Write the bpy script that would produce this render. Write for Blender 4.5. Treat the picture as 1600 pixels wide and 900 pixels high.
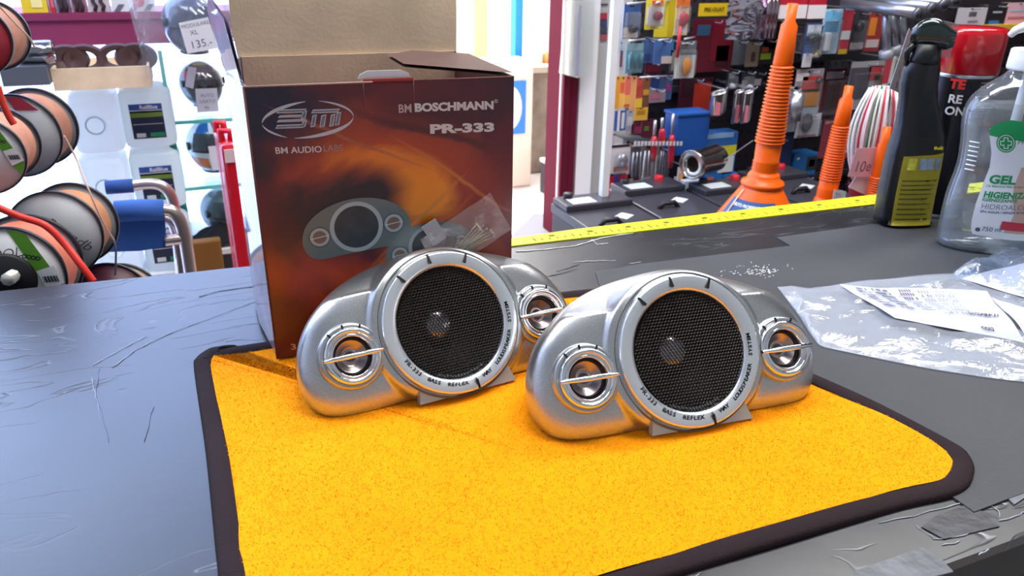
import bpy, bmesh, math, random
import numpy as np
from math import sin, cos, pi, radians, sqrt, atan2
from mathutils import Vector, Matrix
random.seed(7)
for o in list(bpy.data.objects): bpy.data.objects.remove(o)
SC = bpy.context.scene
COL = SC.collection

# ------------------------------------------------------------------ camera
FPX = 1200.0
PITCH, YAW, ROLL = radians(23.8), radians(22.5), radians(0.87)
CAM = Vector((0, 0, 0.26))
FW = Vector((sin(YAW)*cos(PITCH), cos(YAW)*cos(PITCH), -sin(PITCH)))
_r0 = Vector((cos(YAW), -sin(YAW), 0)); _u0 = _r0.cross(FW)
RT = _r0*cos(ROLL)+_u0*sin(ROLL); UP = RT.cross(FW)
cam = bpy.data.cameras.new('camera'); co = bpy.data.objects.new('camera', cam); COL.objects.link(co)
m = Matrix.Identity(4)
for i in range(3):
    m[i][0], m[i][1], m[i][2], m[i][3] = RT[i], UP[i], -FW[i], CAM[i]
co.matrix_world = m
cam.sensor_width = 36; cam.lens = 36*FPX/1600; cam.clip_start = 0.01; cam.clip_end = 50
cam.dof.use_dof = True; cam.dof.focus_distance = 0.5; cam.dof.aperture_fstop = 20
SC.camera = co
# ------------------------------------------------------------------ world, exposure, lights
w = bpy.data.worlds.new('world'); SC.world = w; w.use_nodes = True
w.node_tree.nodes['Background'].inputs[0].default_value = (0.86, 0.93, 1.0, 1)
w.node_tree.nodes['Background'].inputs[1].default_value = 0.38
SC.view_settings.view_transform = 'Standard'
SC.view_settings.look = 'None'
SC.view_settings.gamma = 1
SC.view_settings.exposure = 0.0
SC.view_settings.use_curve_mapping = False
def area(name, loc, target, sx, sy, e, col=(1, 1, 1)):
    l = bpy.data.lights.new(name, 'AREA'); l.shape = 'RECTANGLE'; l.size = sx; l.size_y = sy; l.energy = e; l.color = col
    o = bpy.data.objects.new(name, l); COL.objects.link(o); o.location = loc
    o.rotation_euler = (Vector(target)-Vector(loc)).to_track_quat('-Z', 'Y').to_euler()
    return o
area('ceiling_lamp_light', (0.45, 0.55, 1.7), (0.4, 0.5, 0), 1.3, 0.35, 27, (1, .98, .95))
area('ceiling_lamp_light', (1.6, 1.0, 1.7), (1.6, 1.4, 0), 1.3, 0.35, 36, (1, .98, .96))
area('ceiling_lamp_light', (-0.7, 1.2, 1.7), (-0.6, 1.3, 0), 1.0, 0.35, 16, (.95, .98, 1))
area('ceiling_lamp_light', (1.35, 2.0, 1.7), (1.6, 3.0, 0.2), 1.2, 0.35, 34, (1, .99, .98))  # extra lamp, added to brighten the white jamb and door wall
area('window_daylight', (-1.0, 1.95, 0.9), (0.3, 0.3, 0), 1.6, 1.4, 18, (.5, .68, 1))
area('doorway_daylight', (1.2, 4.3, 2.6), (1.5, 3.7, -0.6), 2.6, 1.6, 420, (1, .99, .96))

# ------------------------------------------------------------------ pixel -> real place helpers
def ray(x, y): return FW+RT*((x-800)/FPX)-UP*((y-450)/FPX)
def ony(x, y, Y): r = ray(x, y); return CAM+r*(Y/r.y)
def onz(x, y, z=0.0): r = ray(x, y); return CAM+r*((z-CAM.z)/r.z)
def kd(P): return (Vector(P)-CAM).dot(FW)/FPX      # metres per pixel at a place
def onpl(x, y, o, n): r = ray(x, y); return CAM+r*((o-CAM).dot(n)/r.dot(n))

# ------------------------------------------------------------------ materials
MC = {}
def srgb(c):
    if isinstance(c, str): c = tuple(int(c[i:i+2], 16)/255 for i in (0, 2, 4))
    return tuple((v/12.92 if v <= .04045 else ((v+.055)/1.055)**2.4) for v in c)+(1,)
def M(col, rough=.5, metal=0., name=None, noise=0., nscale=40., bump=0., bscale=200., emit=0., coat=0., trans=0., ior=1.45, spec=.5):
    key = (col, rough, metal, name, noise, nscale, bump, bscale, emit, coat, trans)
    if key in MC: return MC[key]
    mt = bpy.data.materials.new(name or 'material'); mt.use_nodes = True
    nt = mt.node_tree; b = nt.nodes['Principled BSDF']
    c = srgb(col)
    b.inputs['Base Color'].default_value = c
    b.inputs['Roughness'].default_value = rough; b.inputs['Metallic'].default_value = metal
    b.inputs['Coat Weight'].default_value = coat; b.inputs['Transmission Weight'].default_value = trans
    b.inputs['IOR'].default_value = ior; b.inputs['Specular IOR Level'].default_value = spec
    tc = None
    if noise > 0 or bump > 0:
        tc = nt.nodes.new('ShaderNodeTexCoord')
    if noise > 0:
        n = nt.nodes.new('ShaderNodeTexNoise'); n.inputs['Scale'].default_value = nscale; n.inputs['Detail'].default_value = 5
        nt.links.new(tc.outputs['Object'], n.inputs['Vector'])
        r = nt.nodes.new('ShaderNodeValToRGB')
        r.color_ramp.elements[0].position = .3; r.color_ramp.elements[1].position = .7
        r.color_ramp.elements[0].color = tuple(v*(1-noise) for v in c[:3])+(1,)
        r.color_ramp.elements[1].color = tuple(min(1, v*(1+noise*.6)) for v in c[:3])+(1,)
        nt.links.new(n.outputs['Fac'], r.inputs['Fac']); nt.links.new(r.outputs['Color'], b.inputs['Base Color'])
    if bump > 0:
        n2 = nt.nodes.new('ShaderNodeTexNoise'); n2.inputs['Scale'].default_value = bscale; n2.inputs['Detail'].default_value = 3
        nt.links.new(tc.outputs['Object'], n2.inputs['Vector'])
        bp = nt.nodes.new('ShaderNodeBump'); bp.inputs['Strength'].default_value = bump; bp.inputs['Distance'].default_value = .001
        nt.links.new(n2.outputs['Fac'], bp.inputs['Height']); nt.links.new(bp.outputs['Normal'], b.inputs['Normal'])
    if emit > 0:
        b.inputs['Emission Color'].default_value = c; b.inputs['Emission Strength'].default_value = emit
    MC[key] = mt
    return mt
def clear_film(name, tint=(1, 1, 1), base=.08, fres=.7, rough=.06, haze=0., hcol='ffffff', bump=0., bscale=30):
    mt = bpy.data.materials.new(name); mt.use_nodes = True; nt = mt.node_tree; nt.nodes.clear()
    out = nt.nodes.new('ShaderNodeOutputMaterial'); tr = nt.nodes.new('ShaderNodeBsdfTransparent'); tr.inputs[0].default_value = tint+(1,)
    gl = nt.nodes.new('ShaderNodeBsdfGlossy'); gl.inputs['Roughness'].default_value = rough
    lw = nt.nodes.new('ShaderNodeLayerWeight'); lw.inputs['Blend'].default_value = .25
    ad = nt.nodes.new('ShaderNodeMath'); ad.operation = 'MULTIPLY_ADD'; ad.inputs[1].default_value = fres; ad.inputs[2].default_value = base
    nt.links.new(lw.outputs['Fresnel'], ad.inputs[0])
    mx = nt.nodes.new('ShaderNodeMixShader'); nt.links.new(ad.outputs[0], mx.inputs[0])
    nt.links.new(tr.outputs[0], mx.inputs[1]); nt.links.new(gl.outputs[0], mx.inputs[2]); last = mx
    if haze > 0:
        df = nt.nodes.new('ShaderNodeBsdfDiffuse'); df.inputs[0].default_value = srgb(hcol)
        m2 = nt.nodes.new('ShaderNodeMixShader'); m2.inputs[0].default_value = haze
        nt.links.new(mx.outputs[0], m2.inputs[1]); nt.links.new(df.outputs[0], m2.inputs[2]); last = m2
    if bump > 0:
        tc = nt.nodes.new('ShaderNodeTexCoord'); n = nt.nodes.new('ShaderNodeTexNoise'); n.inputs['Scale'].default_value = bscale; n.inputs['Detail'].default_value = 4
        n.inputs['Distortion'].default_value = 1.5
        bp = nt.nodes.new('ShaderNodeBump'); bp.inputs['Strength'].default_value = bump; bp.inputs['Distance'].default_value = .01
        nt.links.new(tc.outputs['Object'], n.inputs['Vector']); nt.links.new(n.outputs['Fac'], bp.inputs['Height'])
        nt.links.new(bp.outputs['Normal'], gl.inputs['Normal'])
    nt.links.new(last.outputs[0], out.inputs[0])
    return mt

# ------------------------------------------------------------------ mesh builder
class MB:
    def __init__(s): s.v = []; s.f = []; s.sm = []
    def add(s, v, f, smooth=False):
        b = len(s.v); s.v += [tuple(p) for p in v]; s.f += [tuple(i+b for i in q) for q in f]; s.sm += [smooth]*len(f); return s
    def box(s, c, d, rz=0, bev=0, M4=None):
        x, y, z = [q/2 for q in d]
        if bev <= 0:
            P = [(a*x, b*y, e*z) for e in (-1, 1) for b in (-1, 1) for a in (-1, 1)]
            F = [(0, 2, 3, 1), (4, 5, 7, 6), (0, 1, 5, 4), (2, 6, 7, 3), (0, 4, 6, 2), (1, 3, 7, 5)]
        else:
            bm = bmesh.new(); bmesh.ops.create_cube(bm, size=1)
            for v in bm.verts: v.co = Vector((v.co.x*d[0], v.co.y*d[1], v.co.z*d[2]))
            bmesh.ops.bevel(bm, geom=bm.edges[:], offset=bev, segments=2, affect='EDGES', profile=.5)
            P = [tuple(v.co) for v in bm.verts]; bm.verts.index_update(); F = [tuple(v.index for v in f.verts) for f in bm.faces]; bm.free()
        cz, sz = cos(rz), sin(rz)
        P = [(p[0]*cz-p[1]*sz+c[0], p[0]*sz+p[1]*cz+c[1], p[2]+c[2]) for p in P]
        if M4 is not None: P = [tuple(M4 @ Vector(p)) for p in P]
        return s.add(P, F)
    def lathe(s, prof, c=(0, 0, 0), axis='z', n=32, a0=0, a1=2*pi, sx=1, sy=1, M4=None, smooth=True, caps=False):
        full = abs(a1-a0-2*pi) < 1e-6; k = n if full else n+1; P = []
        for r, z in prof:
            for i in range(k):
                t = a0+(a1-a0)*i/n; x, y = r*cos(t)*sx, r*sin(t)*sy
                if axis == 'z': q = (x, y, z)
                elif axis == 'y': q = (x, z, y)
                else: q = (z, x, y)
                P.append((q[0]+c[0], q[1]+c[1], q[2]+c[2]))
        F = []
        for j in range(len(prof)-1):
            for i in range(n):
                a, b = j*k+i, j*k+(i+1) % k; F.append((a, b, b+k, a+k))
        if caps:
            F.append(tuple(range(k-1, -1, -1))); F.append(tuple((len(prof)-1)*k+i for i in range(k)))
        if M4 is not None: P = [tuple(M4 @ Vector(p)) for p in P]
        return s.add(P, F, smooth)
    def tube(s, pts, r, n=8, closed=False):
        pts = [Vector(p) for p in pts]; k = len(pts); P = []; F = []
        rr = r if isinstance(r, (list, tuple)) else [r]*k
        ref = None
        for i, p in enumerate(pts):
            if closed: t = pts[(i+1) % k]-pts[i-1]
            else: t = pts[min(i+1, k-1)]-pts[max(i-1, 0)]
            t.normalize()
            if ref is None: ref = t.orthogonal().normalized()
            ref = (ref-t*ref.dot(t)).normalized(); b = t.cross(ref)
            for j in range(n):
                a = 2*pi*j/n; P.append(p+ref*cos(a)*rr[i]+b*sin(a)*rr[i])
        for i in range(k if closed else k-1):
            for j in range(n):
                a = i*n+j; b2 = i*n+(j+1) % n; c2 = ((i+1) % k)*n+(j+1) % n; d = ((i+1) % k)*n+j
                F.append((a, b2, c2, d))
        if not closed: F.append(tuple(range(n-1, -1, -1))); F.append(tuple((k-1)*n+j for j in range(n)))
        return s.add(P, F, True)
    def prism(s, poly, y0, y1, M4=None):           # poly in local x,z ; extruded along y (y0 front)
        n = len(poly); P = [(a, y0, b) for a, b in poly]+[(a, y1, b) for a, b in poly]
        F = [tuple(range(n)), tuple(range(2*n-1, n-1, -1))]+[(i, i+n, (i+1) % n+n, (i+1) % n) for i in range(n)]
        if M4 is not None: P = [tuple(M4 @ Vector(p)) for p in P]
        return s.add(P, F)
    def prismz(s, poly, z0, z1):
        n = len(poly); P = [(a, b, z0) for a, b in poly]+[(a, b, z1) for a, b in poly]
        return s.add(P, [tuple(range(n-1, -1, -1)), tuple(range(n, 2*n))]+[(i, (i+1) % n, (i+1) % n+n, i+n) for i in range(n)])
    def grid(s, fn, nu, nv, smooth=True, closeu=False):
        P = [fn(i/nu, j/nv) for j in range(nv+1) for i in range(nu+(0 if closeu else 1))]; k = nu+(0 if closeu else 1)
        F = [(j*k+i, j*k+(i+1) % k, (j+1)*k+(i+1) % k, (j+1)*k+i) for j in range(nv) for i in range(nu)]
        return s.add(P, F, smooth)
    def mesh(s, name, mat):
        me = bpy.data.meshes.new(name); me.from_pydata(s.v, [], s.f)
        me.polygons.foreach_set('use_smooth', s.sm); me.validate(); me.update()
        if mat: me.materials.append(mat)
        return me
    def build(s, name, mat, parent=None, loc=None, rot=None):
        o = bpy.data.objects.new(name, s.mesh(name, mat)); COL.objects.link(o)
        if parent: o.parent = parent
        if loc is not None: o.location = loc
        if rot is not None: o.rotation_euler = rot
        return o
def tag(o, label, cat, group=None):
    o['label'] = label; o['category'] = cat
    if group: o['group'] = group
    return o
def thing(name, label, cat, loc=(0, 0, 0), rz=0, group=None, rot=None):
    o = bpy.data.objects.new(name, None); COL.objects.link(o); o.empty_display_size = .02
    o.location = loc; o.rotation_euler = rot or (0, 0, rz); return tag(o, label, cat, group)
def struct(name, mb, mat, parent=None):
    o = mb.build(name, mat, parent)
    if parent is None: o['kind'] = 'structure'
    return o
def copy_tree(o, parent=None):
    c = o.copy(); COL.objects.link(c)
    if parent: c.parent = parent
    for ch in [q for q in bpy.data.objects if q.parent == o]: copy_tree(ch, c)
    return c
TC = {}
def textgeo(s, size=1., bold=0., align='LEFT', sx=1., shear=0., space=1.):
    k = (s, size, bold, align, sx, shear, space)
    if k in TC: return TC[k]
    cu = bpy.data.curves.new('t', 'FONT'); cu.body = s; cu.size = size; cu.offset = bold*size; cu.align_x = align; cu.shear = shear; cu.space_character = space
    cu.resolution_u = 3
    ob = bpy.data.objects.new('t', cu); COL.objects.link(ob); bpy.context.view_layer.update()
    dg = bpy.context.evaluated_depsgraph_get(); me = bpy.data.meshes.new_from_object(ob.evaluated_get(dg))
    V = [(v.co.x*sx, v.co.y) for v in me.vertices]; F = [tuple(p.vertices) for p in me.polygons]
    bpy.data.objects.remove(ob); bpy.data.curves.remove(cu); bpy.data.meshes.remove(me)
    TC[k] = (V, F); return TC[k]
def text_on(name, s, mat, parent, fn, **kw):
    """fn maps flat (x, y) of the lettering to a 3D point on the printed surface"""
    V, F = textgeo(s, **kw)
    mb = MB(); mb.add([fn(x, y) for x, y in V], F); return mb.build(name, mat, parent)
def flat(x0, y0, z0, a=0., ):
    ca, sa = cos(a), sin(a)
    return lambda x, y: (x0+x*ca-y*sa, y0, z0+x*sa+y*ca)

CHROME = M('e8eaee', .08, 1., 'chrome'); STEEL = M('b9bcc4', .28, 1., 'brushed_steel')
BLACK = M('0c0c0e', .45, 0, 'black_plastic'); WHITE = M('f2f2f0', .5, 0, 'white_plastic')
CARD = M('ecd3b4', .85, 0, 'brown_cardboard', noise=.10, nscale=30, bump=.3, bscale=350)
PAPER = M('e9e8ee', .7, 0, 'white_paper')
INK = M('25262e', .7, 0, 'dark_ink')

# ================================================================== SETTING
PW = 1.75        # plane of the pegboard wall
DW = 3.0         # plane of the door wall
mb = MB(); mb.box((1.2, 2.4, -.91), (7.2, 7.4, .02)); struct('floor', mb, M('d9cfcb', .35, 0, 'pale_floor_screed', noise=.12, nscale=3, bump=.15, bscale=60))
mb = MB(); mb.box((1.0, 1.2, 1.81), (5.2, 3.62, .02)); struct('ceiling', mb, M('7c828e', .8, 0, 'grey_white_ceiling'))
mb = MB(); mb.box((-1.55, 1.1, .45), (.04, 3.4, 2.7)); struct('wall_left', mb, M('c2c8d2', .7, 0, 'painted_wall'))
mb = MB(); mb.box((3.55, 1.2, .45), (.04, 3.6, 2.7)); struct('wall_right', mb, M('5a4d55', .7, 0, 'dark_wall'))
# shop window behind the glass cabinet: frosted panes full of daylight
WB = 2.3
xa, xb = -1.5, ony(366, 200, WB).x+.12
wf = MB()
for xx in (xa-.02, xb+.02): wf.box((xx, WB, .45), (.05, .06, 2.7))
wf.box(((xa+xb)/2, WB, 1.77), (xb-xa, .06, .06)); wf.box(((xa+xb)/2, WB, -.87), (xb-xa, .06, .06))
win = struct('window_1', wf, M('dfe6ea', .4, 0, 'white_window_frame'))
n = 3
for i in range(n):
    g = MB(); x0 = xa+(xb-xa)*i/n; x1 = xa+(xb-xa)*(i+1)/n
    g.box(((x0+x1)/2, WB+.01, .45), (x1-x0-.012, .01, 2.58))
    g.build('pane', M('b4ccff', .6, 0, 'daylit_frosted_pane', emit=4.0), win)
# wall with the doorway
xl, xr = ony(660, 200, DW).x, ony(864, 200, DW).x
mb = MB(); mb.box(((xb+.05+xl)/2, DW, .45), (abs(xl-xb-.05), .1, 2.7)); struct('wall_back', mb, M('d9d6d2', .7, 0, 'painted_wall'))
xg0 = ony(902, 200, DW).x; xg1 = ony(955, 100, DW).x+.5
mb = MB(); mb.box(((xg0+xg1)/2, DW, .45), (xg1-xg0, .1, 2.7)); ws = struct('wall_back_right', mb, M('c3c4c6', .6, 0, 'grey_wall_panel', noise=.06, nscale=6))
for i, (c, yy) in enumerate([('b23a52', 26), ('454c78', 36), ('4a5166', 48), ('b05a62', 58)]):
    p = ony(943, yy, DW-.052); m2 = MB(); m2.box((p.x, DW-.053, p.z), (.030, .004, .028)); m2.build('colour_swatch', M(c, .6), ws)
m2 = MB(); p = ony(941, 7, DW-.052); m2.box((p.x, DW-.053, p.z), (.05, .004, .005)); m2.build('colour_swatch', M('33333d', .6), ws)
m2 = MB(); q = ony(893, 250, DW); m2.box((xg0+.012, DW-.055, .45), (.016, .012, 2.7)); m2.build('dark_seam', M('4b4c52', .6), ws)
mb = MB(); mb.box(((xl+xg0)/2, DW, 1.6), (xg0-xl, .1, .4)); struct('trim_1', mb, M('e8e6e2', .6, 0, 'door_lintel'))
# door frame: dark red leaf edge, white line, black strip, white jamb
def vbar(px, w, Y, z0, z1, d=.05): p = ony(px[0], px[1], Y); q = MB(); q.box((p.x+w/2, Y, (z0+z1)/2), (w, d, z1-z0)); return q
dr = thing('door_leaf_edge', 'dark red metal door standing open, seen edge-on beside the doorway', 'door', (ony(862, 300, 3.0).x, 3.0, -.9))
def local(o, mbx, name, mat):
    L = o.location; mbx.v = [(a-L.x, b-L.y, c-L.z) for a, b, c in mbx.v]; return mbx.build(name, mat, o)
local(dr, vbar((862, 300), .028, 2.92, -.9, 1.4, .16), 'door_stile', M('5c0f28', .75, 0, 'dark_red_paint', spec=.2))
local(dr, vbar((869, 300), .006, 2.83, -.9, 1.4, .01), 'edge_strip', M('e8cdd2', .3, .2))
local(dr, vbar((871, 300), .040, 2.93, -.9, 1.4, .14), 'door_stile', M('641230', .75, 0, 'dark_red_paint', spec=.2))
jb = struct('door_1', vbar((880, 300), .07, 2.94, -.9, 1.6, .1), M('8a8f9a', .5, 0, 'worn_grey_door_jamb', noise=.4, nscale=12))
vbar((893, 300), .075, 2.90, -.9, 1.6, .06).build('white_jamb', M('f4f4f8', .5, 0, 'white_jamb_paint'), jb)
JM = bpy.data.materials.new('translucent_jug'); JM.use_nodes = True; _b = JM.node_tree.nodes['Principled BSDF']; _b.inputs['Base Color'].default_value = srgb('dce9ee'); _b.inputs['Roughness'].default_value = .4
_b.inputs['Subsurface Weight'].default_value = .0; _b.inputs['Transmission Weight'].default_value = .0
_nt = JM.node_tree; _tr = _nt.nodes.new('ShaderNodeBsdfTranslucent'); _tr.inputs[0].default_value = srgb('fdfaf2'); _mx = _nt.nodes.new('ShaderNodeMixShader'); _mx.inputs[0].default_value = .65
_o = _nt.nodes['Material Output']; _nt.links.new(_b.outputs[0], _mx.inputs[1]); _nt.links.new(_tr.outputs[0], _mx.inputs[2]); _nt.links.new(_mx.outputs[0], _o.inputs[0])
# notices hanging from the jamb
for i, (pts, c, lab) in enumerate([(((884, 0), (930, 0), (925, 118), (902, 122), (874, 114)), 'fbfafd', 'large white curled paper sheet hung on the door jamb'),
                                  (((905, 8), (908, 8), (903, 118), (899, 119), (901, 60)), '9a98aa', 'long thin grey paper strip hanging in front of the white sheet at the door jamb')]):
    Y = 2.82-.02*i
    P = [ony(a, b, Y) for a, b in pts]; q = MB(); q.prism([(p.x, p.z) for p in P], Y, Y+.003)
    tag(q.build('paper_notice', JM if i == 0 else M(c, .7)), lab, 'paper')
# outside / workshop beyond
mb = MB(); mb.box((1.6, 5.3, .9), (6.4, .1, 3.6)); struct('wall_outside', mb, M('f3f2ee', .8, 0, 'sunlit_outside_wall'))
mb = MB(); mb.box((-.9, 4.2, .9), (.1, 2.2, 3.6)); struct('wall_outside_left', mb, M('f3f2ee', .8, 0, 'sunlit_outside_wall'))
for px, wd, c, Y, nm, lab in [((748, 60), .09, 'f0e48a', 4.75, 'yellow_post', 'pale yellow upright post outside the doorway'), ((807, 60), .05, '2f8fe0', 4.45, 'blue_post', 'bright blue upright post at the edge of the white machine')]:
    p = ony(px[0], px[1], Y); q = MB(); q.box((0, 0, 1.25), (wd, .08, 2.5), bev=.006); q.build(nm, M(c, .5), None, (p.x, Y, -.9)); tag(bpy.data.objects[nm], lab, 'post')
p = ony(770, 262, 3.75)
mc = thing('vending_machine', 'white cabinet with a bright blue display panel outside the doorway', 'machine', (p.x, 3.75, -.9))
x2 = ony(832, 200, 3.65).x-p.x; zt = ony(810, 96, 3.65).z+.9
q = MB(); q.box((x2/2-.12, 0, zt/2), (x2+.24, .2, zt), bev=.01); q.build('cabinet_body', M('f3ddcc', .5, 0, 'cream_enamel'), mc)
a, b = ony(795, 130, 3.645), ony(820, 205, 3.645)
q = MB(); q.box(((a.x+b.x)/2-p.x-.05, -.105, (a.z+b.z)/2+.9), (b.x-a.x+.1, .012, a.z-b.z+.02)); q.build('display_panel', M('3c84d8', .3), mc)
q = MB(); q.lathe([(.001, -.02), (.05, -.015), (.07, 0)], (b.x-p.x-.09, -.112, (a.z+b.z)/2+.9), axis='y', n=20, sy=1.6); q.build('display_figure', M('e6eaf4', .5), mc)
p = onz(858, 297, -.9)
bt = thing('car_battery', 'black car battery with white label on the floor by the doorway', 'battery', (p.x+.07, p.y-.08, -.9), .1)
q = MB(); q.box((0, 0, .08), (.24, .17, .16), bev=.004); q.build('battery_case', M('3d3b44', .5), bt)
q = MB(); q.box((0, 0, .17), (.25, .18, .02), bev=.003); q.build('battery_lid', M('ccccd2', .5), bt)
q = MB(); q.box((-.06, -.0865, .08), (.08, .002, .09)); q.build('label_sticker', M('e8e8ea', .6), bt)
# clutter bench beyond door
p = ony(850, 210, 3.95)
cb = thing('workbench', 'cluttered beige workbench outside behind the battery', 'bench', (p.x, 4.05, -.9))
q = MB(); q.box((.1, 0, .28), (.5, .35, .56), bev=.01); q.build('bench_body', M('9d8d80', .7, 0, 'beige_bench', noise=.4, nscale=9), cb)
q = MB(); q.box((.1, -.02, .575), (.54, .4, .03)); q.build('bench_top', M('c5b4a4', .6), cb)
for i, (px, py, r, h, c) in enumerate([(838, 160, .030, .16, 'efe9e0'), (866, 150, .035, .2, 'b09a85'), (851, 172, .022, .06, 'd8a060')]):
    pp = ony(px, py, 3.98); q = MB(); q.lathe([(.001, 0), (r, 0), (r, h*.7), (r*.4, h*.85), (r*.4, h), (.001, h)], n=14)
    tag(q.build('bottle', M(c, .5), None, (pp.x, 3.98, -.31)), ['tall cream bottle on the outside workbench', 'tan bottle standing right on the outside workbench', 'squat orange pot on the outside workbench'][i], 'bottle')
p = onz(850, 352, -.9)
q = MB(); q.prismz([(-.26, -.16), (.1, -.2), (.3, .0), (.02, .16)], .0005, .006); tag(q.build('door_mat', M('7d7a84', .8, 0, 'grey_mat', bump=.4), None, (p.x, p.y, -.9)), 'grey doormat lying on the pale floor at the doorway', 'mat')

# ================================================================== COUNTER
def mat_counter():
    mt = bpy.data.materials.new('black_rubber_mat'); mt.use_nodes = True; nt = mt.node_tree; b = nt.nodes['Principled BSDF']
    N = nt.nodes.new; L = nt.links.new
    tc = N('ShaderNodeTexCoord')
    n1 = N('ShaderNodeTexNoise'); n1.inputs['Scale'].default_value = 9; n1.inputs['Detail'].default_value = 7; n1.inputs['Distortion'].default_value = .6; L(tc.outputs['Object'], n1.inputs['Vector'])
    r1 = N('ShaderNodeValToRGB'); r1.color_ramp.elements[0].color = srgb('16161b'); r1.color_ramp.elements[1].color = srgb('26272c')
    r1.color_ramp.elements[0].position = .3; r1.color_ramp.elements[1].position = .72; L(n1.outputs['Fac'], r1.inputs['Fac'])
    # scratches: stretched thin noise ridges
    mp = N('ShaderNodeMapping'); mp.inputs['Rotation'].default_value = (0, 0, .5); mp.inputs['Scale'].default_value = (3.0, 11, 1); L(tc.outputs['Object'], mp.inputs['Vector'])
    n2 = N('ShaderNodeTexNoise'); n2.inputs['Scale'].default_value = 2.2; n2.inputs['Detail'].default_value = 3; n2.inputs['Distortion'].default_value = 1.2; L(mp.outputs['Vector'], n2.inputs['Vector'])
    s = N('ShaderNodeMath'); s.operation = 'SUBTRACT'; s.inputs[1].default_value = .5; L(n2.outputs['Fac'], s.inputs[0])
    ab = N('ShaderNodeMath'); ab.operation = 'ABSOLUTE'; L(s.outputs[0], ab.inputs[0])
    r2 = N('ShaderNodeValToRGB'); r2.color_ramp.elements[0].color = (1, 1, 1, 1); r2.color_ramp.elements[1].color = (0, 0, 0, 1); r2.color_ramp.elements[0].position = .0; r2.color_ramp.elements[1].position = .010
    L(ab.outputs[0], r2.inputs['Fac'])
    n3 = N('ShaderNodeTexNoise'); n3.inputs['Scale'].default_value = 6; L(tc.outputs['Object'], n3.inputs['Vector'])
    r3 = N('ShaderNodeValToRGB'); r3.color_ramp.elements[0].position = .5; r3.color_ramp.elements[1].position = .66; L(n3.outputs['Fac'], r3.inputs['Fac'])
    mu = N('ShaderNodeMath'); mu.operation = 'MULTIPLY'; L(r2.outputs['Color'], mu.inputs[0]); L(r3.outputs['Color'], mu.inputs[1])
    mu2 = N('ShaderNodeMath'); mu2.operation = 'MULTIPLY'; mu2.inputs[1].default_value = .2; L(mu.outputs[0], mu2.inputs[0])
    mx = N('ShaderNodeMix'); mx.data_type = 'RGBA'; L(mu2.outputs[0], mx.inputs[0]); L(r1.outputs['Color'], mx.inputs[6]); mx.inputs[7].default_value = srgb('b8bcc8')
    L(mx.outputs[2], b.inputs['Base Color'])
    rr = N('ShaderNodeMapRange'); rr.inputs[3].default_value = .24; rr.inputs[4].default_value = .42; L(n1.outputs['Fac'], rr.inputs[0]); L(rr.outputs[0], b.inputs['Roughness'])
    bp = N('ShaderNodeBump'); bp.inputs['Strength'].default_value = .25; bp.inputs['Distance'].default_value = .002
    ad = N('ShaderNodeMath'); ad.operation = 'SUBTRACT'; L(n1.outputs['Fac'], ad.inputs[0]); L(mu.outputs[0], ad.inputs[1]); L(ad.outputs[0], bp.inputs['Height'])
    L(bp.outputs['Normal'], b.inputs['Normal']); b.inputs['Specular IOR Level'].default_value = .8
    return mt
RUB = mat_counter()
ct = thing('shop_counter', 'long shop counter covered with worn black rubber sheet', 'counter', (0, 0, -.9))
def ctp(mbx, name, mat): return local(ct, mbx, name, mat)
mb = MB()
NB = 60
bk = [(-1.45+2.65*i/NB) for i in range(NB+1)]
def yb(x): return .684-.075*(x+.17)*(1 if x < .27 else 1)-.0 if x < .27 else .651-.02*(x-.27)/.45
poly = [(-1.45, .178), (2.2, .178), (2.2, .600)]+[(x, yb(x)+random.uniform(-.0012, .0012)) for x in reversed(bk)]
mb.prismz(poly, -.006, 0); ctp(mb, 'rubber_top', RUB)
mb = MB(); mb.prismz([(-1.45, .182), (2.2, .182), (2.2, .595), (.27, .646), (-.17, .68), (-1.45, .72)], -.035, -.0065); ctp(mb, 'counter_board', M('1b1b20', .5))
mb = MB(); mb.box((.37, .41, -.47), (3.5, .36, .86)); ctp(mb, 'counter_body', M('15141a', .6))
# raised overlapping matte sheet on the right part
sh = [(930, 425), (1004, 412), (1235, 384), (1213, 371), (1600, 318), (1700, 300), (1900, 480), (1700, 720), (1600, 770), (1522, 800), (1380, 700), (1100, 560), (960, 520)]
mb = MB(); mb.prismz([tuple(onz(a, b, .001)[:2]) for a, b in sh][::-1], .0002, .0012); ctp(mb, 'matte_sheet', M('424347', .55, 0, 'matte_grey_rubber', noise=.12, nscale=14, bump=.15, bscale=500, spec=.4))
# peeling tape pieces near the front edge
def patch(pts, c, z=.0009, rough=.4):
    q = MB(); P = [onz(a, b, z) for a, b in pts]; q.prismz([(p.x, p.y) for p in P][::-1], .0001, z); return ctp(q, 'tape_patch', M(c, rough, 0, 'worn_tape', noise=.45, nscale=45, bump=.4, bscale=160))
patch([(1335, 892), (1440, 855), (1470, 872), (1490, 893), (1400, 915), (1320, 915)], '5c5f66')
patch([(1560, 765), (1600, 757), (1640, 770), (1600, 778), (1585, 788)], '74767e')
patch([(1462, 806), (1505, 790), (1560, 806), (1562, 822), (1475, 842), (1440, 823)], '3a3b42', .0007)
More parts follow.
